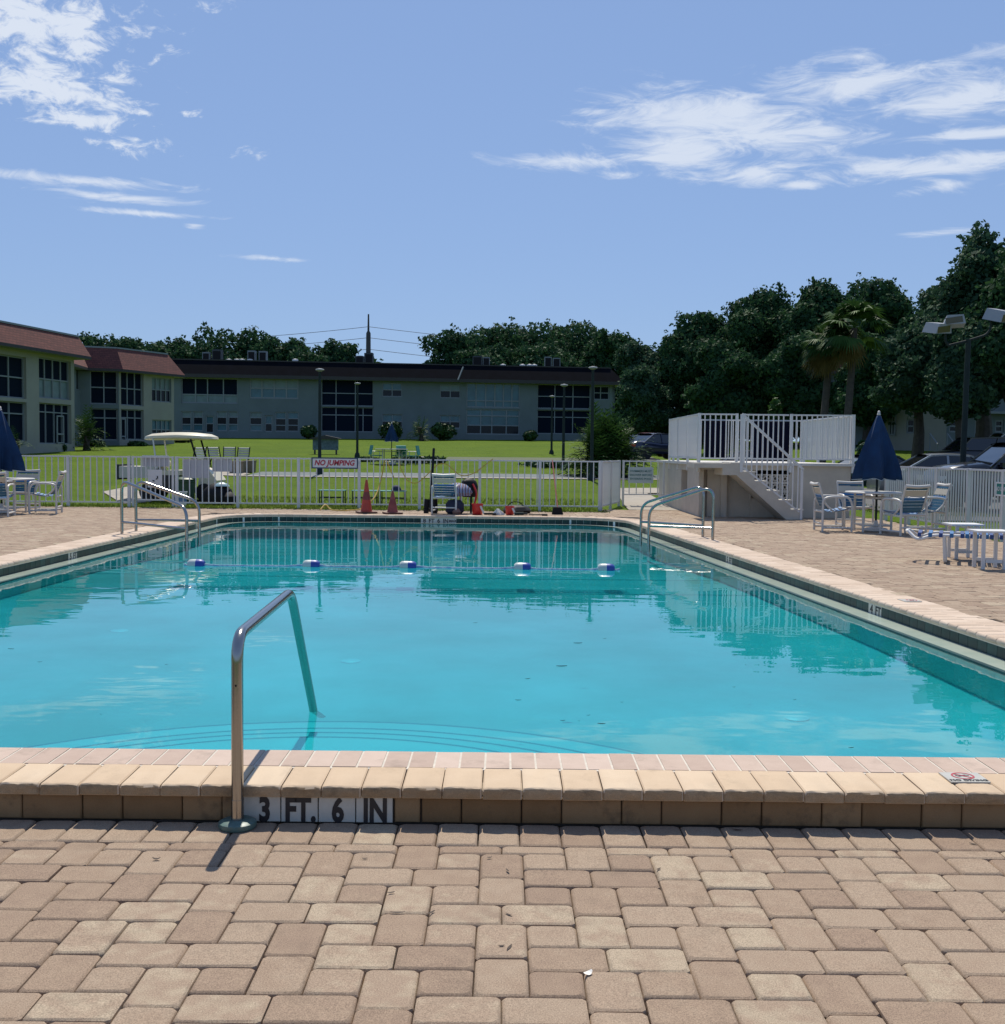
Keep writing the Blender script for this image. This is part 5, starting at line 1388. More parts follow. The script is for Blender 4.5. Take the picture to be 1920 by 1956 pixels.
for xa, xb, ya, m_, lb in ((270, 325, 370, acw, 'low pale rooftop air conditioner at the red roofed wing end of the far roof'), (346, 415, 350, acd, 'tall dark rooftop air conditioner at the red roofed wing end of the far roof'), (612, 670, 358, acw, 'pale rooftop air conditioner over the blind covered windows, on the wing side of its pair'), (697, 755, 362, acw, 'pale rooftop air conditioner over the blind covered windows, on the pole side of its pair'), (1428, 1490, 400, acd, 'low dark rooftop air conditioner just before the utility pole'), (1498, 1560, 376, acd, 'tall dark rooftop air conditioner at the foot of the utility pole')):
    roof_unit('air_conditioner', lb, c2(xa), c2(xb), r2(ya), r2(435), m_)
for xa, xb, ya, m_, lb in ((488, 560, 400, acd, 'dark rooftop air conditioner above the teal lanais'), (565, 618, 408, acw, 'pale rooftop air conditioner above the teal lanais'), (1032, 1086, 405, acw, 'taller pale rooftop air conditioner above the dark lanai by the palm clump'), (1094, 1152, 414, acw, 'shorter pale rooftop air conditioner above the dark lanai by the palm clump')):
    roof_unit('air_conditioner', lb, c3(xa), c3(xb), r2(ya), r2(470), m_)
def vent(px, py, label='small white roof vent on the far apartment block'):
    p = D(px, py, 106); o = thing('roof_vent', label, 'vent', (p.x, 106, 9.25), 0, 'roof vents on the far roof')
    h = max(.3, p.z - 9.25); MB().lathe([(.12, 0), (.12, h * .6), (.28, h * .62), (.28, h), (.05, h + .05)], n=10).build('vent_pipe', MT['signwhite'], o); MB().lathe([(.2, 0), (.16, .08), (.12, .09)], n=10).build('flashing', MT['pole'], o)
for v in (465, 527, 565, 625, 968): vent(c2(v), r2(422))
for v in (718, 865, 920, 955): vent(c3(v), r2(462))
# --- building behind the right-hand oaks
b4 = thing('apartment_building', 'shaded cream apartment building behind the oaks beyond the parking lot', 'building')
E0, E1, E2 = (23.3, 70.0), (26.7, 68.0), (40, 70.0)
f = Facade(b4, E0, E1, 1.4, 6.6, MT['stucco']); f.window(1730, 1746, 800, 828, [], [.5], 'glass', .10); f.finish()
f = Facade(b4, E1, E2, 1.4, 6.6, MT['stucco2']); f.window(1812, 1834, 802, 826, [], [.5], 'glass', .1); f.window(1861, 1882, 803, 838, [], [.3], 'glass', .1, name='door'); f.window(1900, 1916, 802, 826, [], [.5], 'glass', .1); f.window(1812, 1900, 762, 780, [.5], [], 'blind', .1); f.finish()
mansard(b4, [(20.6, 72.5), E0, E1, E2], 6.7, 8.2, .5, .7)
f = Facade(b4, (20.6, 72.5), E0, 1.4, 6.6, MT['stucco2']); f.window(1695, 1708, 790, 832, [.5], [.35], 'glass', .1); f.finish()
MB().box((33.5, 68.6, 4.05), (12, 1.6, .14)).build('balcony_slab', MT['trim'], b4)
for px in (1777, 1810):
    sr = MB(); a, b = D(px, 828, 66.5), D(px + 14, 848, 65.2); sr.tube([(a.x, a.y, a.z - 1.0), a, b, (b.x, b.y, b.z - .9)], .04, 6); sr.build('stair_rail', MT['trim'], b4)
# ------------------------------------------------------------------ trees and plants
def leaves(cen, rad, n, size, r, squash=1.0, shell=.55):
    """n leaf-clump quads spread through an ellipsoid, denser outside"""
    d = r.normal(size=(n, 3)); d /= np.linalg.norm(d, axis=1)[:, None]
    rr = (shell + (1 - shell) * r.rand(n)) ** .6 if shell < 1 else np.ones(n)
    p = np.array(cen) + d * rr[:, None] * np.array(rad)
    a = r.normal(size=(n, 3)); a -= (a * d).sum(1)[:, None] * d * .5; a /= np.linalg.norm(a, axis=1)[:, None]
    b = np.cross(a, d + r.normal(size=(n, 3)) * .6); b /= np.linalg.norm(b, axis=1)[:, None] + 1e-9
    s = size * (.5 + r.rand(n))[:, None]
    return np.stack([p - a * s - b * s * .45, p + a * s * .3 - b * s * .6, p + a * s + b * s * .4, p - a * s * .2 + b * s * .65], 1)
def tree(x, y, h, w, label, seed, m_='leaf', trunk_h=None, n=7000, size=.30, name='oak_tree', group=None, z=None, low=.28, flat=1.0):
    r = np.random.RandomState(seed); z = gz(x, y) - .1 if z is None else z
    o = thing(name, label, 'tree', (x, y, z), 0, group)
    tb = MB(); th = trunk_h or h * .30; tr = .035 * h
    tb.tube([(0, 0, 0), (.1, .05, th * .5), (0, .1, th)], tr, 9, rad=[tr * 1.25, tr, tr * .8])
    blobs = []; nb = 24
    for k in range(nb):
        a = 2 * math.pi * (k / nb) + r.uniform(-.4, .4); q = math.sqrt(r.rand()); zz = h * (low + (1 - low) * (.22 + .68 * r.rand()))
        lim = math.sqrt(max(.05, 1 - ((zz / h - low) / (1 - low) * 1.0 - .38) ** 2 / .5))
        blobs.append(((math.cos(a) * q * w * .36 * lim, math.sin(a) * q * w * .36 * lim, zz), w * r.uniform(.10, .21), h * r.uniform(.07, .14)))
    blobs.append(((0, 0, h * .72), w * .3, h * .22)); blobs.append(((0, 0, h * (low + .25)), w * .34, h * .2))
    for c, bw_, bh_ in blobs[:11]:
        tb.tube([(0, .1, th * .8), (c[0] * .45, c[1] * .45, th * .6 + c[2] * .35), c], .1, 6, rad=[tr * .55, tr * .32, .05])
    tb.build('trunk', MT['bark'], o, smooth=True)
    V = []
    tot = sum(b[1] ** 2 for b in blobs)
    for c, bw_, bh_ in blobs: V.append(leaves(c, (bw_, bw_, bh_), int(n * bw_ ** 2 / tot), size, r))
    # ragged outer twigs
    for c, bw_, bh_ in blobs:
        for _ in range(26):
            d = r.normal(size=3); d /= np.linalg.norm(d); q = np.array(c) + d * np.array((bw_, bw_, bh_)) * r.uniform(.9, 1.25)
            V.append(leaves(q, (size * 1.7, size * 1.7, size * 1.3), 9, size * .75, r))
    V = np.concatenate(V); k = len(V)
    zz = V[:, :, 2].mean(1); rnd = np.clip(r.normal(.45, .28, k), 0, 1)
    V[:, :, 2] = np.maximum(V[:, :, 2], .4)
    link('crown', np_mesh('crown', V.reshape(-1, 3), np.arange(4 * k).reshape(-1, 4), MT[m_], rnd), o)
    return o
def px_tree(px, py_top, Y, wpx, label, seed, **k):
    p = D(px, py_top, Y); g = gz(p.x, Y); return tree(p.x, Y, (p.z - g) * 1.0, wpx / F * Y, label, seed, **k)
gl_ = 'oaks behind the far apartment block'
for i, (px, py, Y, w) in enumerate([(205, 632, 118, 150), (320, 642, 124, 140), (440, 622, 126, 190), (535, 640, 122, 130), (640, 655, 125, 130), (265, 665, 116, 130), (700, 684, 130, 90), (375, 660, 120, 120), (590, 672, 117, 110), (150, 655, 112, 60)]):
    px_tree(px, py, Y, w, 'dark leafy oak rising behind the far block roof, beside the utility pole', 20 + i, group=gl_, n=11000, size=.20, low=.2)
for i, (px, py, Y, w) in enumerate([(870, 632, 128, 170), (985, 602, 134, 210), (1090, 612, 132, 210), (1160, 634, 126, 140), (1050, 650, 124, 200), (930, 660, 122, 170)]):
    px_tree(px, py, Y, w, 'broad dark oak crown behind the teal windowed end of the far block', 40 + i, group='oaks behind the teal lanais', n=13000, size=.20, low=.2)
RT = [(1240, 655, 92, 150, 'leaf2', 'pale live oak of the grove nearest the far apartment block'), (1340, 598, 88, 190, 'leaf', 'round live oak of the grove above the gate side of the pump house'), (1455, 560, 84, 200, 'leaf', 'live oak of the grove above the pump house stair'),
      (1570, 530, 80, 210, 'leaf', 'tall live oak of the grove directly behind the leaning palm'), (1690, 528, 84, 190, 'leaf', 'tall live oak of the grove behind the straight palm and navy umbrella'), (1800, 545, 74, 190, 'leaf', 'live oak behind the floodlight mast at the grove edge'),
      (1890, 440, 62, 260, 'leaf2', 'tallest live oak, towering over the floodlights'), (1960, 470, 56, 240, 'leaf', 'big live oak overhanging the parked black cars'), (1760, 600, 60, 170, 'leaf2', 'lower round live oak between the umbrella and the floodlight mast'),
      (1400, 650, 76, 170, 'leaf', 'lower live oak filling the grove behind the pump house railing'), (1540, 640, 74, 170, 'leaf', 'lower live oak right behind the leaning palm trunk'), (1660, 640, 70, 150, 'leaf', 'lower live oak right behind the straight palm trunk'), (1840, 610, 57, 170, 'leaf2', 'spreading live oak shading the building beyond the parked cars'), (1230, 690, 84, 110, 'leaf2', 'low pale live oak behind the big palm clump')]
for i, (px, py, Y, w, m_, lb) in enumerate(RT):
    px_tree(px, py, Y, w, lb, 60 + i, m_=m_, group='live oaks in the grove', n=24000, size=.145, low=(.30 if Y < 63 else .16), trunk_h=3.2)
# undergrowth closing the grove
def bush(x, y, h, w, label, seed, m_='shrub', n=900, size=.10, name='shrub', group=None, z=None):
    r = np.random.RandomState(seed); z = gz(x, y) - .03 if z is None else z
    o = thing(name, label, 'shrub', (x, y, z), 0, group)
    tb = MB()
    for k in range(5): tb.tube([(0, 0, 0), (r.uniform(-.3, .3) * w, r.uniform(-.3, .3) * w, h * .6)], .02, 5)
    tb.build('stems', MT['bark'], o)
    V = [leaves((r.uniform(-.2, .2) * w, r.uniform(-.2, .2) * w, h * r.uniform(.42, .6)), (w * .34, w * .34, h * .42), n // 5, size, r, shell=.4) for _ in range(5)]
    V = np.concatenate(V); V[:, :, 2] = np.maximum(V[:, :, 2], .02); k = len(V)
    link('foliage', np_mesh('foliage', V.reshape(-1, 3), np.arange(4 * k).reshape(-1, 4), MT[m_], r.rand(k)), o); return o
def px_bush(px, ya, yb, wpx, Y, label, seed, **k):
    a, b = D(px, ya, Y), D(px, yb, Y); g = gz(a.x, Y); return bush(a.x, Y, max(.3, a.z - g), wpx / F * Y, label, seed, **k)
for i, (px, py, Y, w) in enumerate([(1215, 790, 86, 80), (1270, 770, 88, 110), (1345, 760, 90, 120), (1430, 755, 88, 120), (1510, 750, 86, 120), (1590, 750, 84, 110), (1650, 765, 82, 90)]):
    px_bush(px, py, 850, w, Y, 'dark undergrowth thicket below the grove oaks', 90 + i, n=6000, size=.15, group='undergrowth below the grove')
for i, (px, ya, yb, w, Y, lb, m_) in enumerate([(590, 811, 838, 32, 98, 'dark round shrub against the far block beside the screened lanai', 'shrub'), (745, 804, 840, 46, 98, 'tall dark shrub behind the far navy umbrella', 'shrub'), (849, 808, 841, 50, 99, 'wide round green shrub between the two teal windows', 'shrub'), (1013, 820, 844, 32, 100, 'neat dark ball shrub by the white lanai panel', 'shrub'), (95, 849, 861, 20, 63, 'small dark shrub under the nearest wing screens', 'shrub'), (118, 848, 861, 18, 64, 'sparse low shrub beside the nearest wing screen door', 'shrub'), (185, 842, 857, 30, 74, 'low shrub at the foot of the second wing porch', 'shrub'), (262, 852, 859, 40, 75, 'low spreading shrub by the second wing wall', 'shrub'), (345, 826, 853, 50, 84, 'clipped dark hedge at the end of the second wing', 'shrub'), (1480, 752, 785, 34, 60, 'bright yellow green spiky shrub behind the pump house railing', 'palm'), (1660, 838, 862, 60, 50, 'clipped green hedge beside the navy umbrella', 'shrub')]):
    px_bush(px, ya, yb, w, Y, lb, 120 + i, m_=m_, n=1500, size=.13)
# palms
def frond(V, rn, base, az, el, L_, droop, r, w=.5, nl=19, fan=True, tone=None):
    """one frond: fan blade (sabal) or feather; appends leaf quads"""
    d = np.array((math.cos(az) * math.cos(el), math.sin(az) * math.cos(el), math.sin(el)))
    side = np.array((-math.sin(az), math.cos(az), 0.0)); up = np.cross(side, d)
    base = np.array(base)
    if fan:
        hub = base + d * L_ * .5 + np.array((0, 0, -droop * .15))
        for k in range(nl):
            a = (k / (nl - 1) - .5) * 2.5
            dd = d * math.cos(a) + side * math.sin(a); tip = hub + dd * L_ * .55 + np.array((0, 0, -droop * (.35 + .3 * r.rand()))); mid = hub + dd * L_ * .30 + np.array((0, 0, -droop * .08)); nn = np.cross(dd, up) * .026 * L_
            V.append(np.stack([hub, mid - nn, tip, mid + nn])); rn.append(np.clip((tone if tone is not None else .5) + r.normal(0, .2), 0, 1))
        V.append(np.stack([base, base + side * .02, hub + side * .02, hub])); rn.append(.3)
    else:
        pts = [base + d * L_ * t + np.array((0, 0, -droop * t * t)) for t in np.linspace(0, 1, 8)]
        for k in range(1, 8):
            for s_ in (-1, 1):
                p = pts[k - 1]; q = pts[k]; l = w * L_ * .35 * math.sin(math.pi * (.15 + .8 * k / 8)) ; tip = q + side * s_ * l + d * l * .6 + np.array((0, 0, -droop * .12))
                V.append(np.stack([p, (p + q) / 2 - side * s_ * .01, tip, q])); rn.append(np.clip(.5 + r.normal(0, .25), 0, 1))
def palm(px, py_c, Y, base_px, rad, label, seed, dead=14):
    c = D(px, py_c, Y); b = D(base_px, 860, Y); g = gz(b.x, Y); r = np.random.RandomState(seed)
    o = thing('palm_tree', label, 'palm tree', (b.x, Y, g - .05)); top = np.array((c.x - b.x, 0, c.z - g))
    MB().tube([(0, 0, 0), (top[0] * .35, 0, top[2] * .4), (top[0] * .8, 0, top[2] * .75), tuple(top)], .2, 10, rad=[.24, .19, .17, .16]).build('trunk', MT['bark'], o, smooth=True)
    V = []; rn = []
    for k in range(52): frond(V, rn, top, r.uniform(0, 6.28), R(r.uniform(-25, 80)), rad * r.uniform(.8, 1.1), rad * .5, r)
    V = np.array(V); link('crown', np_mesh('crown', V.reshape(-1, 3), np.arange(4 * len(V)).reshape(-1, 4), MT['palm'], rn), o)
    V = []; rn = []
    for k in range(dead): frond(V, rn, top, r.uniform(2.2, 4.3), R(r.uniform(-65, -5)), rad * r.uniform(.75, 1.0), rad * .5, r)
    V = np.array(V); link('dry_fronds', np_mesh('dry_fronds', V.reshape(-1, 3), np.arange(4 * len(V)).reshape(-1, 4), MT['palmdead'], rn), o)
palm(1632, 625, 56, 1614, 1.9, 'taller cabbage palm with straight trunk standing before the grove', 5, 10)
palm(1585, 655, 57, 1569, 1.6, 'leaning cabbage palm with orange dry fronds before the grove', 6, 18)
def cycad(px, py_top, Y, wpx, label, seed, n=120, py_b=None):
    p = D(px, py_top, Y); g = gz(p.x, Y); h = p.z - g; w = wpx / F * Y; r = np.random.RandomState(seed)
    o = thing('palm_clump', label, 'palm bush', (p.x, Y, g)); V = []; rn = []
    for k in range(n):
        bz = r.uniform(.05, .45) * h; el_ = r.uniform(-5, 85); frond(V, rn, (r.uniform(-.2, .2) * w, r.uniform(-.2, .2) * w, bz), r.uniform(0, 6.28), R(el_), r.uniform(.45, .62) * max(w, h * .9), .28 * h * math.cos(R(el_)), r, fan=False, w=.6)
    V = np.array(V); V[:, :, 2] = np.maximum(V[:, :, 2], .02)
    link('fronds', np_mesh('fronds', V.reshape(-1, 3), np.arange(4 * len(V)).reshape(-1, 4), MT['palm'], rn), o)
    tb = MB()
    for k in range(5): tb.tube([(r.uniform(-.2, .2) * w, r.uniform(-.2, .2) * w, 0), (r.uniform(-.2, .2) * w, r.uniform(-.2, .2) * w, h * .45)], .09, 6)
    tb.build('stems', MT['bark'], o)
cycad(1160, 778, 44, 145, 'big dark palm clump by the tall lamp posts', 3, 520)
cycad(164, 764, 66, 44, 'bright palm clump in the corner between the two near wings', 4, 70)
cycad(802, 784, 97, 40, 'small dark palm against the far block wall', 6, 60)
cycad(26, 800, 57, 36, 'leafy green plant growing against the nearest wing screens', 9, 50)
# ------------------------------------------------------------------ lamp posts
def lamp_post(px, ytop, ybase, Y, label, head=True):
    t = D(px, ytop, Y); b = D(px, ybase, Y); g = gz(t.x, Y); o = thing('lamp_post', label, 'lamp post', (t.x, Y, g), 0)
    h = t.z - g
    MB().tube([(0, 0, 0), (0, 0, h - .12)], .07, 10, rad=[.07, .05]).build('post', MT['pole'], o, smooth=True)
    MB().lathe([(.14, 0), (.15, .06), (.11, .22), (.09, .25)], n=12).build('base_plate', MT['pole'], o, smooth=True)
    if head: MB().lathe([(.05, 0), (.15, .05), (.17, .07), (.14, .11), (.03, .13)], c=(0, 0, h - .14), n=16).build('lamp_head', MT['trim'], o, smooth=True)
lamp_post(611, 703, 909, 43, 'green grey lamp post standing behind the NO JUMPING sign')
lamp_post(683, 730, 875, 60, 'lamp post on the lawn near the far umbrella table')
lamp_post(1133, 699, 915, 41, 'tall lamp post standing in front of the palm clump')
lamp_post(1078, 733, 895, 49, 'lamp post just left of the big palm clump')
lamp_post(1055, 755, 867, 68, 'thin far lamp post on the slope before the dark lanai')
fY = 31.0; ft, fbp = D(1850, 648, fY), D(1838, 900, fY)
o = thing('floodlight_mast', 'dark pole with three grey floodlights over the parking lot', 'floodlight', (fbp.x, fY, gz(fbp.x, fY)))
tx_ = ft.x - fbp.x; tz_ = ft.z - gz(fbp.x, fY)
MB().tube([(0, 0, 0), (tx_, 0, tz_)], .1, 12, rad=[.085, .07]).build('mast', MT['pole'], o, smooth=True)
l_, r_, c_ = D(1812, 652, fY), D(1900, 615, fY), D(1845, 650, fY)
W3 = lambda v: (v.x - fbp.x, v.y - fY, v.z - gz(fbp.x, fY))
MB().tube(bend([W3(D(1812, 660, fY)), W3(D(1845, 652, fY)), W3(D(1884, 640, fY)), W3(D(1893, 628, fY)), W3(D(1893, 612, fY))], .12), .035, 8).build('cross_arm', MT['pole'], o, smooth=True)
MB().tube(bend([W3(D(1812, 660, fY)), W3(D(1806, 652, fY)), W3(D(1806, 632, fY))], .08), .035, 8).build('cross_arm', MT['pole'], o, smooth=True)
def flood(px, py, rx, rz, s=1.0):
    p = W3(D(px, py, fY)); hd = MB().extrude_xz([(-.26, -.10), (.26, -.14), (.24, .09), (-.14, .13)], -.22, .22)
    ob = hd.build('flood_head', mat('flood_grey', (.30, .31, .32), .4) if 'flood_grey' not in bpy.data.materials else bpy.data.materials['flood_grey'], o, fix=True); ob.location = p; ob.rotation_euler = (rx, R(-8), rz); ob.scale = (s, s, s)
    ob2 = MB().box((.0, -.225, -.02), (.40, .01, .15)).build('flood_lens', mat('flood_lens', (.10, .085, .04), .1) if 'flood_lens' not in bpy.data.materials else bpy.data.materials['flood_lens'], ob)
flood(1790, 626, R(10), R(25), 1.12); flood(1820, 614, R(-8), R(-12), 1.1); flood(1908, 602, R(15), R(35), 1.25)
# utility pole and wires behind the far block
uY = 150; t0, tb0 = D(704, 600, uY), D(704, 700, uY)
o = thing('utility_pole', 'tall dark utility pole rising behind the far block roof', 'utility pole', (t0.x, uY, 2))
MB().tube([(0, 0, 0), (0, 0, t0.z - 4.5), (0, 0, t0.z - 4.2), (0, 0, t0.z - 2)], .22, 8, rad=[.42, .30, .14, .1]).build('pole_shaft', mat('wood_pole', (.06, .055, .055), .8), o, smooth=True)
MB().box((0, 0, D(704, 684, uY).z - 2), (1.0, .8, 1.3)).build('transformer', MT['pole'], o)
for k, py in enumerate((624, 645, 667)):
    a = D(704, py, uY)
    for sx, (ex, ey) in ((-1, (-60, py + 24 - 4 * k)), (1, (1700, py + 62))):
        e_ = D(ex, ey, 165); n = 24; P = []
        for i in range(n + 1):
            t = i / n; q = Vector(a).lerp(Vector(e_), t); q.z -= 1.2 * 4 * t * (1 - t); P.append(q)
        wme = MB().tube(P, .03, 4).build('power_line', MT['black']); tag(wme, ['topmost', 'middle', 'lowest'][k] + ' power line running ' + ('over the second wing' if sx < 0 else 'toward the grove') + ' from the utility pole', 'power line')
# ------------------------------------------------------------------ golf cart
gY = 30.0
gx = D(348, 900, gY).x
gc = thing('golf_cart', 'utility golf cart with cream roof and cargo box parked behind the gate', 'golf cart', (gx, gY, gz(gx, gY)))
def bx_(mb, x0, x1, y0, y1, z0, z1): mb.box(((x0 + x1) / 2, (y0 + y1) / 2, (z0 + z1) / 2), (x1 - x0, y1 - y0, z1 - z0)); return mb
rf = MB(); V = []; nn = 16
for j, (sc_, z) in enumerate(((.96, 1.64), (1.0, 1.67), (.98, 1.73), (.80, 1.79), (.4, 1.81))):
    for i in range(nn):
        a = 2 * math.pi * i / nn; cx_, sy_ = math.copysign(abs(math.cos(a)) ** .45, math.cos(a)), math.copysign(abs(math.sin(a)) ** .45, math.sin(a)); V.append((.92 * sc_ * cx_, .56 * sc_ * sy_, z - .05 * (.92 * cx_ * sc_ - .1) ** 2))
rf.add(V, [tuple(reversed(range(nn)))] + [(j * nn + i, j * nn + (i + 1) % nn, (j + 1) * nn + (i + 1) % nn, (j + 1) * nn + i) for j in range(4) for i in range(nn)] + [tuple(range(4 * nn, 5 * nn))])
rf.build('roof', MT['cream'], gc, smooth=True)
for s_ in (-1, 1):
    MB().tube([(.36, s_ * .5, 1.66), (.62, s_ * .5, .75)], .025, 8).build('front_post', MT['black'], gc, smooth=True)
    MB().tube([(-.62, s_ * .5, 1.64), (-.52, s_ * .5, .85)], .022, 8).build('rear_post', MT['white'], gc, smooth=True)
    for x_ in (-.75, .72):
        w_ = MB().lathe([(.10, -.08), (.22, -.08), (.235, -.04), (.235, .04), (.22, .08), (.10, .08)], n=20); w_.v = [(x_ + a, s_ * .48 + c, .235 + b) for a, b, c in w_.v]; t_ = w_.build('tyre', MT['rubber'], gc, smooth=True, fix=True)
        h_ = MB().lathe([(.0105, -.06), (.115, -.07), (.115, .07), (.0105, .06)], n=14); h_.v = [(x_ + a, s_ * .48 + c, .235 + b) for a, b, c in h_.v]; h_.build('rim', MT['chrome'], t_, fix=True)
bx_(MB(), -1.0, .95, -.45, .45, .22, .34).build('chassis', MT['black'], gc)
bx_(MB(), -.55, .05, -.5, .5, .34, .68).build('seat_box', mat('cart_body_dark', (.012, .014, .022), .4), gc)
bx_(MB(), -.52, .08, -.48, .48, .681, .80).build('seat_cushion', MT['cream'], gc)
MB().tube([(-.52, -.42, .98), (-.52, .42, .98)], .11, 10).build('seat_back', MT['cream'], gc, smooth=True)
MB().extrude_xz([(.55, .34), (1.02, .34), (1.05, .55), (.86, .80), (.60, .88)], -.5, .5).build('front_cowl', MT['cream'], gc, fix=True)
bx_(MB(), -1.55, -.58, -.55, .55, .60, .90).build('cargo_box', mat('cargo_box', (.50, .48, .42), .6), gc)
bx_(MB(), -1.56, -1.50, -.56, .56, .55, .95).build('tailgate', MT['pole'], gc)
MB().tube([(math.cos(R(a)) * .17 + .42, math.sin(R(a)) * .17 - .22, 1.0 + .06 * math.cos(R(a))) for a in range(0, 361, 24)], .016, 6).build('steering_wheel', MT['black'], gc)
MB().tube([(.42, -.22, 1.0), (.66, -.22, .8)], .02, 6).build('steering_column', MT['black'], gc)
# bags, bin and pail beside the cart
p = D(416, 930, 28.6); o = thing('garbage_bags', 'large black garbage bag with pale blue top beside the golf cart', 'garbage bag', (p.x, 28.6, gz(p.x, 28.6)))
MB().lathe([(.25, 0), (.36, .06), (.38, .22), (.33, .38), (.20, .50), (.05, .56)], n=26, lobes=5, amp=.09).build('bag_body', MT['black'], o, smooth=True)
MB().lathe([(.19, 0), (.15, .06), (.05, .10)], c=(.12, -.12, .47), n=16, lobes=3, amp=.15).build('bag_top', mat('pale_blue_plastic', (.25, .38, .42), .4), o, smooth=True)
p = D(436, 945, 28.4); o = thing('garbage_bag', 'small round black garbage bag leaning on the large one', 'garbage bag', (p.x, 28.4, gz(p.x, 28.4))); MB().lathe([(.10, 0), (.19, .05), (.19, .22), (.10, .32), (.02, .35)], n=20, lobes=4, amp=.07).build('bag_body', MT['black'], o, smooth=True); MB().lathe([(.02, 0), (.05, .06), (.01, .07)], c=(0, 0, .34), n=8).build('knot', MT['black'], o)
p = D(354, 920, 28.9); o = thing('green_bin', 'dark green bin standing between the golf cart and bags', 'bin', (p.x, 28.9, gz(p.x, 28.9))); MB().lathe([(.20, 0), (.22, .02), (.25, .55), (.27, .56), (.27, .60), (.24, .60), (.20, .05), (.02, .05)], n=20).build('bin_body', mat('bin_green', (.015, .06, .03), .5), o, smooth=True); MB().lathe([(.285, .60), (.29, .63), (.2, .68), (.02, .70)], n=20).build('lid', bpy.data.materials['bin_green'], o, smooth=True)
p = D(345, 950, 27.6); o = thing('white_pail', 'white plastic pail with blue label by the golf cart gate', 'pail', (p.x, 27.6, gz(p.x, 27.6))); MB().lathe([(.13, 0), (.14, .01), (.155, .33), (.165, .335), (.165, .36), (.15, .36), (.12, .02), (.02, .02)], n=22).build('pail_body', MT['white'], o, smooth=True); MB().lathe([(.1445, .08), (.1515, .22)], n=22).build('label_band', mat('pail_label', (.10, .18, .38), .5), o, smooth=True)
# ------------------------------------------------------------------ folding chairs, planter, kiosk, far table
def slat_chair(px, Y, rz, label, dark=False):
    p = D(px, 880, Y); o = thing('slatted_chair', label, 'chair', (p.x, Y, gz(p.x, Y)), rz); m_ = MT['white'] if not dark else MT['signgrey']
    for s_ in (-1, 1): MB().bar((s_ * .24, .22, 0), (s_ * .24, -.22, .92), .035, .03).build('back_leg', MT['black'], o); MB().bar((s_ * .22, -.25, 0), (s_ * .22, .20, .44), .03, .03).build('front_leg', MT['black'], o)
    for k in range(4): MB().box((0, -.18 - .03 * k, .56 + .10 * k), (.46, .02, .07), rot=Matrix.Rotation(R(-22), 3, 'X')).build('back_slat', m_, o)
    for k in range(4): MB().box((0, -.14 + .10 * k, .45), (.46, .075, .02)).build('seat_slat', m_, o)
slat_chair(380, 46.0, R(175), 'white slatted folding chair just right of the golf cart roof post'); slat_chair(411, 46.4, R(215), 'slatted folding chair turned sideways behind the golf cart', True); slat_chair(438, 46.6, R(190), 'grey slatted folding chair between two others near the planter', True); slat_chair(464, 46.2, R(180), 'slatted folding chair standing nearest the tan planter', True)
def planter(px, Y, w, h, label):
    p = D(px, 890, Y); o = thing('planter_box', label, 'planter', (p.x, Y, gz(p.x, Y))); MB().add([(x * w / 2 * k, y * .4 * k, z) for z, k in ((0, .9), (h, 1)) for x, y in ((-1, -1), (1, -1), (1, 1), (-1, 1))], [(3, 2, 1, 0), (4, 5, 6, 7), (0, 1, 5, 4), (1, 2, 6, 5), (2, 3, 7, 6), (3, 0, 4, 7)]).build('planter_body', MT['planter'], o); MB().box((0, 0, h + .02), (w * 1.05, .86, .05)).build('planter_rim', MT['planter'], o)
planter(455, 43.6, .55, .42, 'tan planter box in front of the folding chairs'); planter(477, 44.2, .35, .42, 'smaller tan planter box at the shuffleboard end')
kp = D(622, 865, 64); o = thing('kiosk_sign', 'small gabled notice board on the lawn behind the NO JUMPING sign', 'notice board', (kp.x, 64, gz(kp.x, 64)))
kw = 1.45
MB().box((0, 0, .55), (kw, .12, .62)).build('board', mat('kiosk_board', (.14, .20, .22), .6, c2=(.06, .10, .12), vscale=7), o)
MB().extrude_xz([(-kw / 2 - .15, .86), (kw / 2 + .15, .86), (kw / 2 + .15, .90), (0, 1.08), (-kw / 2 - .15, .90)], -.25, .25).build('gable_roof', MT['darktrim'], o, fix=True)
for s_ in (-1, 1): MB().box((s_ * kw * .42, 0, .12), (.09, .09, .3)).build('leg', MT['darktrim'], o)
uy = 52.0; up_ = D(748, 880, uy); uz = gz(up_.x, uy)
patio_table(up_.x, uy, .75, 'white round table on the lawn below the far umbrella', z=uz); umbrella(up_.x, uy, 1.05, D(748, 806, uy).z - uz, .34, 'closed navy umbrella at the lawn table with teal chairs', seed=8, z=uz)
def teal_chair(px, rz, label):
    p = D(px, 880, uy + .3); o = thing('teal_lawn_chair', label, 'chair', (p.x, uy + .3, gz(p.x, uy + .3)), rz)
    MB().box((0, 0, .40), (.50, .48, .05)).build('seat', MT['teal'], o); b_ = MB().box((0, -.26, .66), (.50, .04, .44), rot=Matrix.Rotation(R(-12), 3, 'X')).build('backrest', MT['teal'], o)
    for sx in (-1, 1): MB().tube(bend([(sx * .26, -.22, 0), (sx * .26, -.22, .60), (sx * .26, .22, .60), (sx * .26, .22, 0)], .06), .018, 6).build('leg_frame', MT['pvc'], o)
teal_chair(719, R(-70), 'teal chair at the lawn table, on the lamp post side'); teal_chair(762, R(160), 'teal chair tucked behind the lawn table'); teal_chair(788, R(80), 'teal chair at the lawn table, on the pole side')
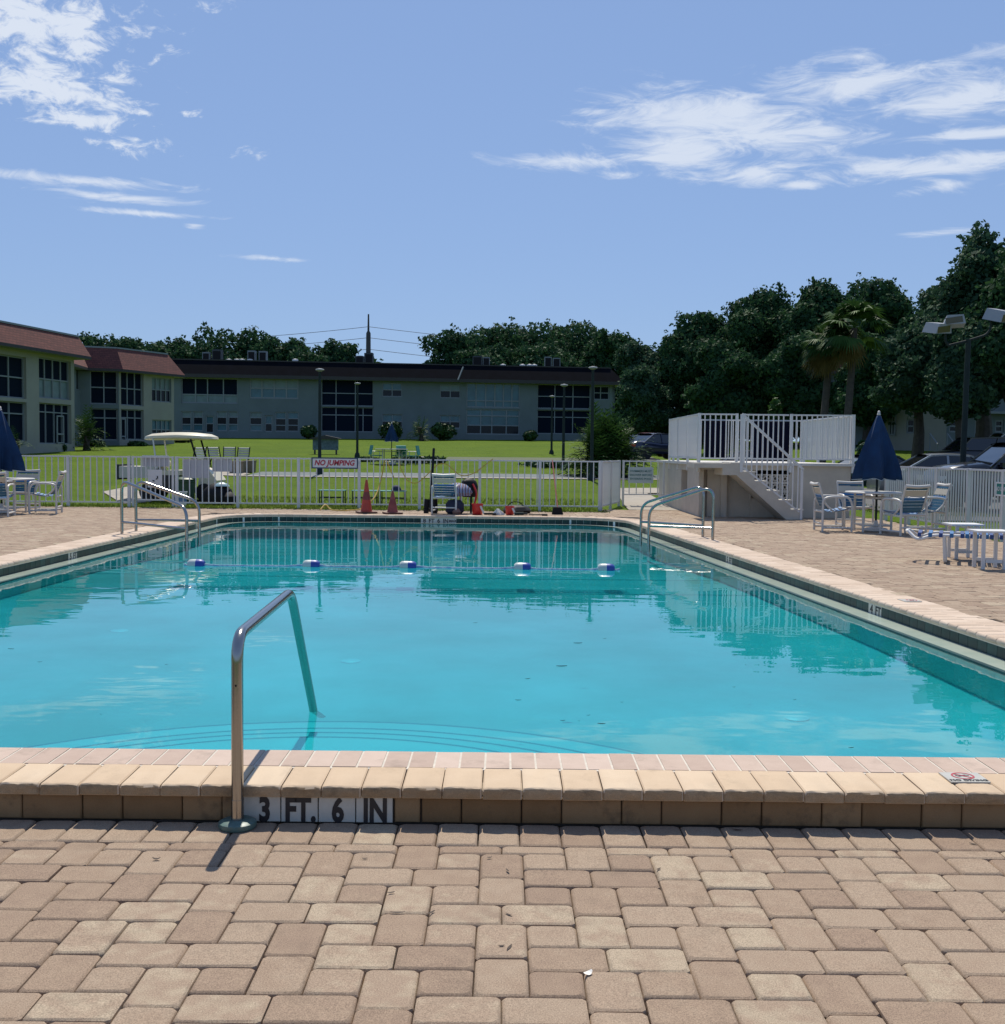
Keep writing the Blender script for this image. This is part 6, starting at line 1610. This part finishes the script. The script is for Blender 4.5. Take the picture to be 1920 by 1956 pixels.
bush(D(790, 880, 54).x, 54, .35, 3.4, 'low dark ground cover strip behind the lawn table', 200, n=900, size=.09, name='low_hedge'); bush(D(700, 880, 55).x, 55, .25, 1.6, 'short dark ground cover by the lamp post near the lawn table', 201, n=500, size=.09, name='low_hedge'); bush(D(1060, 878, 51).x, 51, .28, 3.2, 'low dark ground cover by the lamp post left of the palm clump', 202, n=900, size=.09, name='low_hedge')
# ------------------------------------------------------------------ cars
def car(x, y, rz, label, paint, L_=4.6, W_=1.8, Hh=1.45, hood=.95, tail=1.0, style='sedan', z=None):
    """built nose toward +X; parts: body, greenhouse glass, roof, wheels, lamps"""
    z = gz(x, y) + .02 if z is None else z
    o = thing('parked_car', label, 'car', (x, y, z), rz); w = W_ / 2; b = .30 * Hh / 1.45
    belt = Hh * .63
    top = [(-L_ / 2, b + .25), (-L_ / 2 + .04, tail * .86), (-L_ / 2 + .25, tail * .97), (-L_ * .30, tail if style == 'sedan' else belt + .05), (-L_ * .1, belt), (L_ * .20, belt), (L_ * .27, hood + .02), (L_ * .42, hood * .93), (L_ / 2 - .08, hood * .80), (L_ / 2, b + .30)]
    V = []; Fc = []; m_ = 8
    for X, zt_ in top:
        e = 1 - .12 * (abs(X) / (L_ / 2)) ** 4
        sec = [(0, b), (w * .86 * e, b), (w * .97 * e, b + .12), (w * e, (b + zt_) / 2 + .02), (w * .97 * e, zt_ - .10), (w * .90 * e, zt_ - .02), (w * .55 * e, zt_ + .015), (0, zt_ + .02)]
        V += [(X, s_, q) for s_, q in sec]
    n = len(top)
    for i in range(n - 1):
        for j in range(m_ - 1): Fc.append((i * m_ + j, (i + 1) * m_ + j, (i + 1) * m_ + j + 1, i * m_ + j + 1))
    Fc += [tuple(range(m_ - 1, -1, -1)), tuple(range((n - 1) * m_, n * m_))]
    V2 = [(a, -c, d) for a, c, d in V]; F2 = [tuple(len(V) + q for q in reversed(f)) for f in Fc]
    me = MB().add(V + V2, Fc + F2); bd = me.build('body', paint, o, smooth=True)
    bm = bmesh.new(); bm.from_mesh(bd.data); bmesh.ops.remove_doubles(bm, verts=bm.verts, dist=.002); bmesh.ops.recalc_face_normals(bm, faces=bm.faces); bm.to_mesh(bd.data); bm.free(); smooth_mesh(bd.data, 50)
    # greenhouse
    if style == 'sedan': gx_ = [(-L_ * .36, -L_ * .17), (L_ * .27, L_ * .08)]
    else: gx_ = [(-L_ * .47, -L_ * .42), (L_ * .25, L_ * .10)]
    (r0, r1), (f0, f1) = gx_; bz = belt - .02; rw = w * .74; bw2 = w * .93
    base = [(r0, -bw2), (f0, -bw2), (f0, bw2), (r0, bw2)]; topp = [(r1, -rw), (f1, -rw), (f1, rw), (r1, rw)]
    MB().add([(x_, y_, bz) for x_, y_ in base] + [(x_, y_, Hh - .05) for x_, y_ in topp], [(0, 1, 5, 4), (1, 2, 6, 5), (2, 3, 7, 6), (3, 0, 4, 7)]).build('windows', MT['carglass'], o)
    # roof with curve
    rfm = MB(); V = []; ns = 8; nw = 7
    for i in range(ns + 1):
        t = i / ns; X = r1 - .10 + (f1 + .10 - r1 + .10) * t
        for j in range(nw):
            q = j / (nw - 1) * 2 - 1; V.append((X, rw * 1.04 * q, Hh - .045 + .045 * (1 - q ** 2) + .04 * (1 - (2 * t - 1) ** 2) - .02))
    rfm.add(V, [(i * nw + j, (i + 1) * nw + j, (i + 1) * nw + j + 1, i * nw + j + 1) for i in range(ns) for j in range(nw - 1)])
    k = len(V); rfm.add([(a, c, d - .05) for a, c, d in V], [(i * nw + j + 1, (i + 1) * nw + j + 1, (i + 1) * nw + j, i * nw + j) for i in range(ns) for j in range(nw - 1)])
    for i in range(ns): rfm.f += [(i * nw, k + i * nw, k + (i + 1) * nw, (i + 1) * nw), (i * nw + nw - 1, (i + 1) * nw + nw - 1, k + (i + 1) * nw + nw - 1, k + i * nw + nw - 1)]
    rfm.build('roof', paint, o, smooth=True)
    for s_ in (-1, 1):
        for (bx0, tx0_) in ((r0, r1), (f0, f1), ((r0 + f0) / 2 - .1, (r1 + f1) / 2 - .1)):
            MB().bar((bx0, s_ * bw2 * 1.005, bz), (tx0_, s_ * rw * 1.02, Hh - .06), .07, .05).build('pillar', paint, o)
        for X in (-L_ * .31, L_ * .30):
            t_ = MB().lathe([(.19, -.10), (.31, -.11), (.33, -.06), (.33, .06), (.31, .11), (.19, .10)], n=22); t_.v = [(X + a, s_ * (w - .10) + c, .33 + d) for a, d, c in t_.v]; ty = t_.build('tyre', MT['rubber'], o, smooth=True, fix=True)
            h_ = MB().lathe([(.02, -.10), (.20, -.09), (.20, .09), (.02, .10)], n=14); h_.v = [(X + a, s_ * (w - .10) + c, .33 + d) for a, d, c in h_.v]; h_.build('rim', MT['chrome'], ty, fix=True)
        MB().box((L_ / 2 - .10, s_ * w * .68, hood * .68), (.16, w * .42, .13)).build('headlight', MT['lamp'], o); MB().box((-L_ / 2 + .07, s_ * w * .68, tail * .75), (.10, w * .4, .16)).build('tail_light', MT['red'], o)
        MB().box((f0 - .30, s_ * (w + .06), belt + .06), (.12, .16, .11)).build('mirror', paint, o)
    return o
def paint(n, c): return mat(n, c, .28, metal=.35, coat=.8)
car(D(1815, 880, 36).x, 36, R(-3), 'silver sedan parked beyond the fence behind the navy umbrella', paint('silver_paint', (.26, .275, .28)), 4.8, 1.84, 1.48)
car(D(1932, 880, 29.5).x + .35, 29.5, R(178), 'black pickup with bright windshield parked nearest the fence', paint('black_paint', (.020, .020, .024)), 5.0, 1.95, 1.80, 1.22, 1.2, 'suv')
car(D(1860, 850, 56).x, 56, R(185), 'black sport utility car parked in the shade of the grove', paint('black_gloss', (.012, .012, .014)), 4.7, 1.9, 1.75, 1.05, 1.1, 'suv')
car(D(1935, 845, 58).x, 58.6, R(180), 'silver car parked in the shade behind the black one', paint('silver_two', (.35, .36, .37)), 4.6, 1.85, 1.7, 1.0, 1.05, 'suv')
car(D(1690, 880, 41).x, 41.5, R(2), 'dark green sedan roof showing behind the silver sedan', paint('green_paint', (.02, .05, .04)), 4.6, 1.8, 1.45)
car(D(1256, 850, 63).x, 63, R(30), 'dark blue car on the drive beside the pump house', paint('navy_paint', (.012, .016, .05)), 4.4, 1.8, 1.45)
car(D(1243, 845, 68).x, 68, R(28), 'dark red car parked behind the dark blue one', paint('red_paint', (.16, .035, .04)), 4.4, 1.8, 1.45)
car(D(1440, 850, 47).x, 46, R(-4), 'black car seen through the pump house railing', paint('black_three', (.014, .014, .018)), 4.8, 1.85, 1.5)
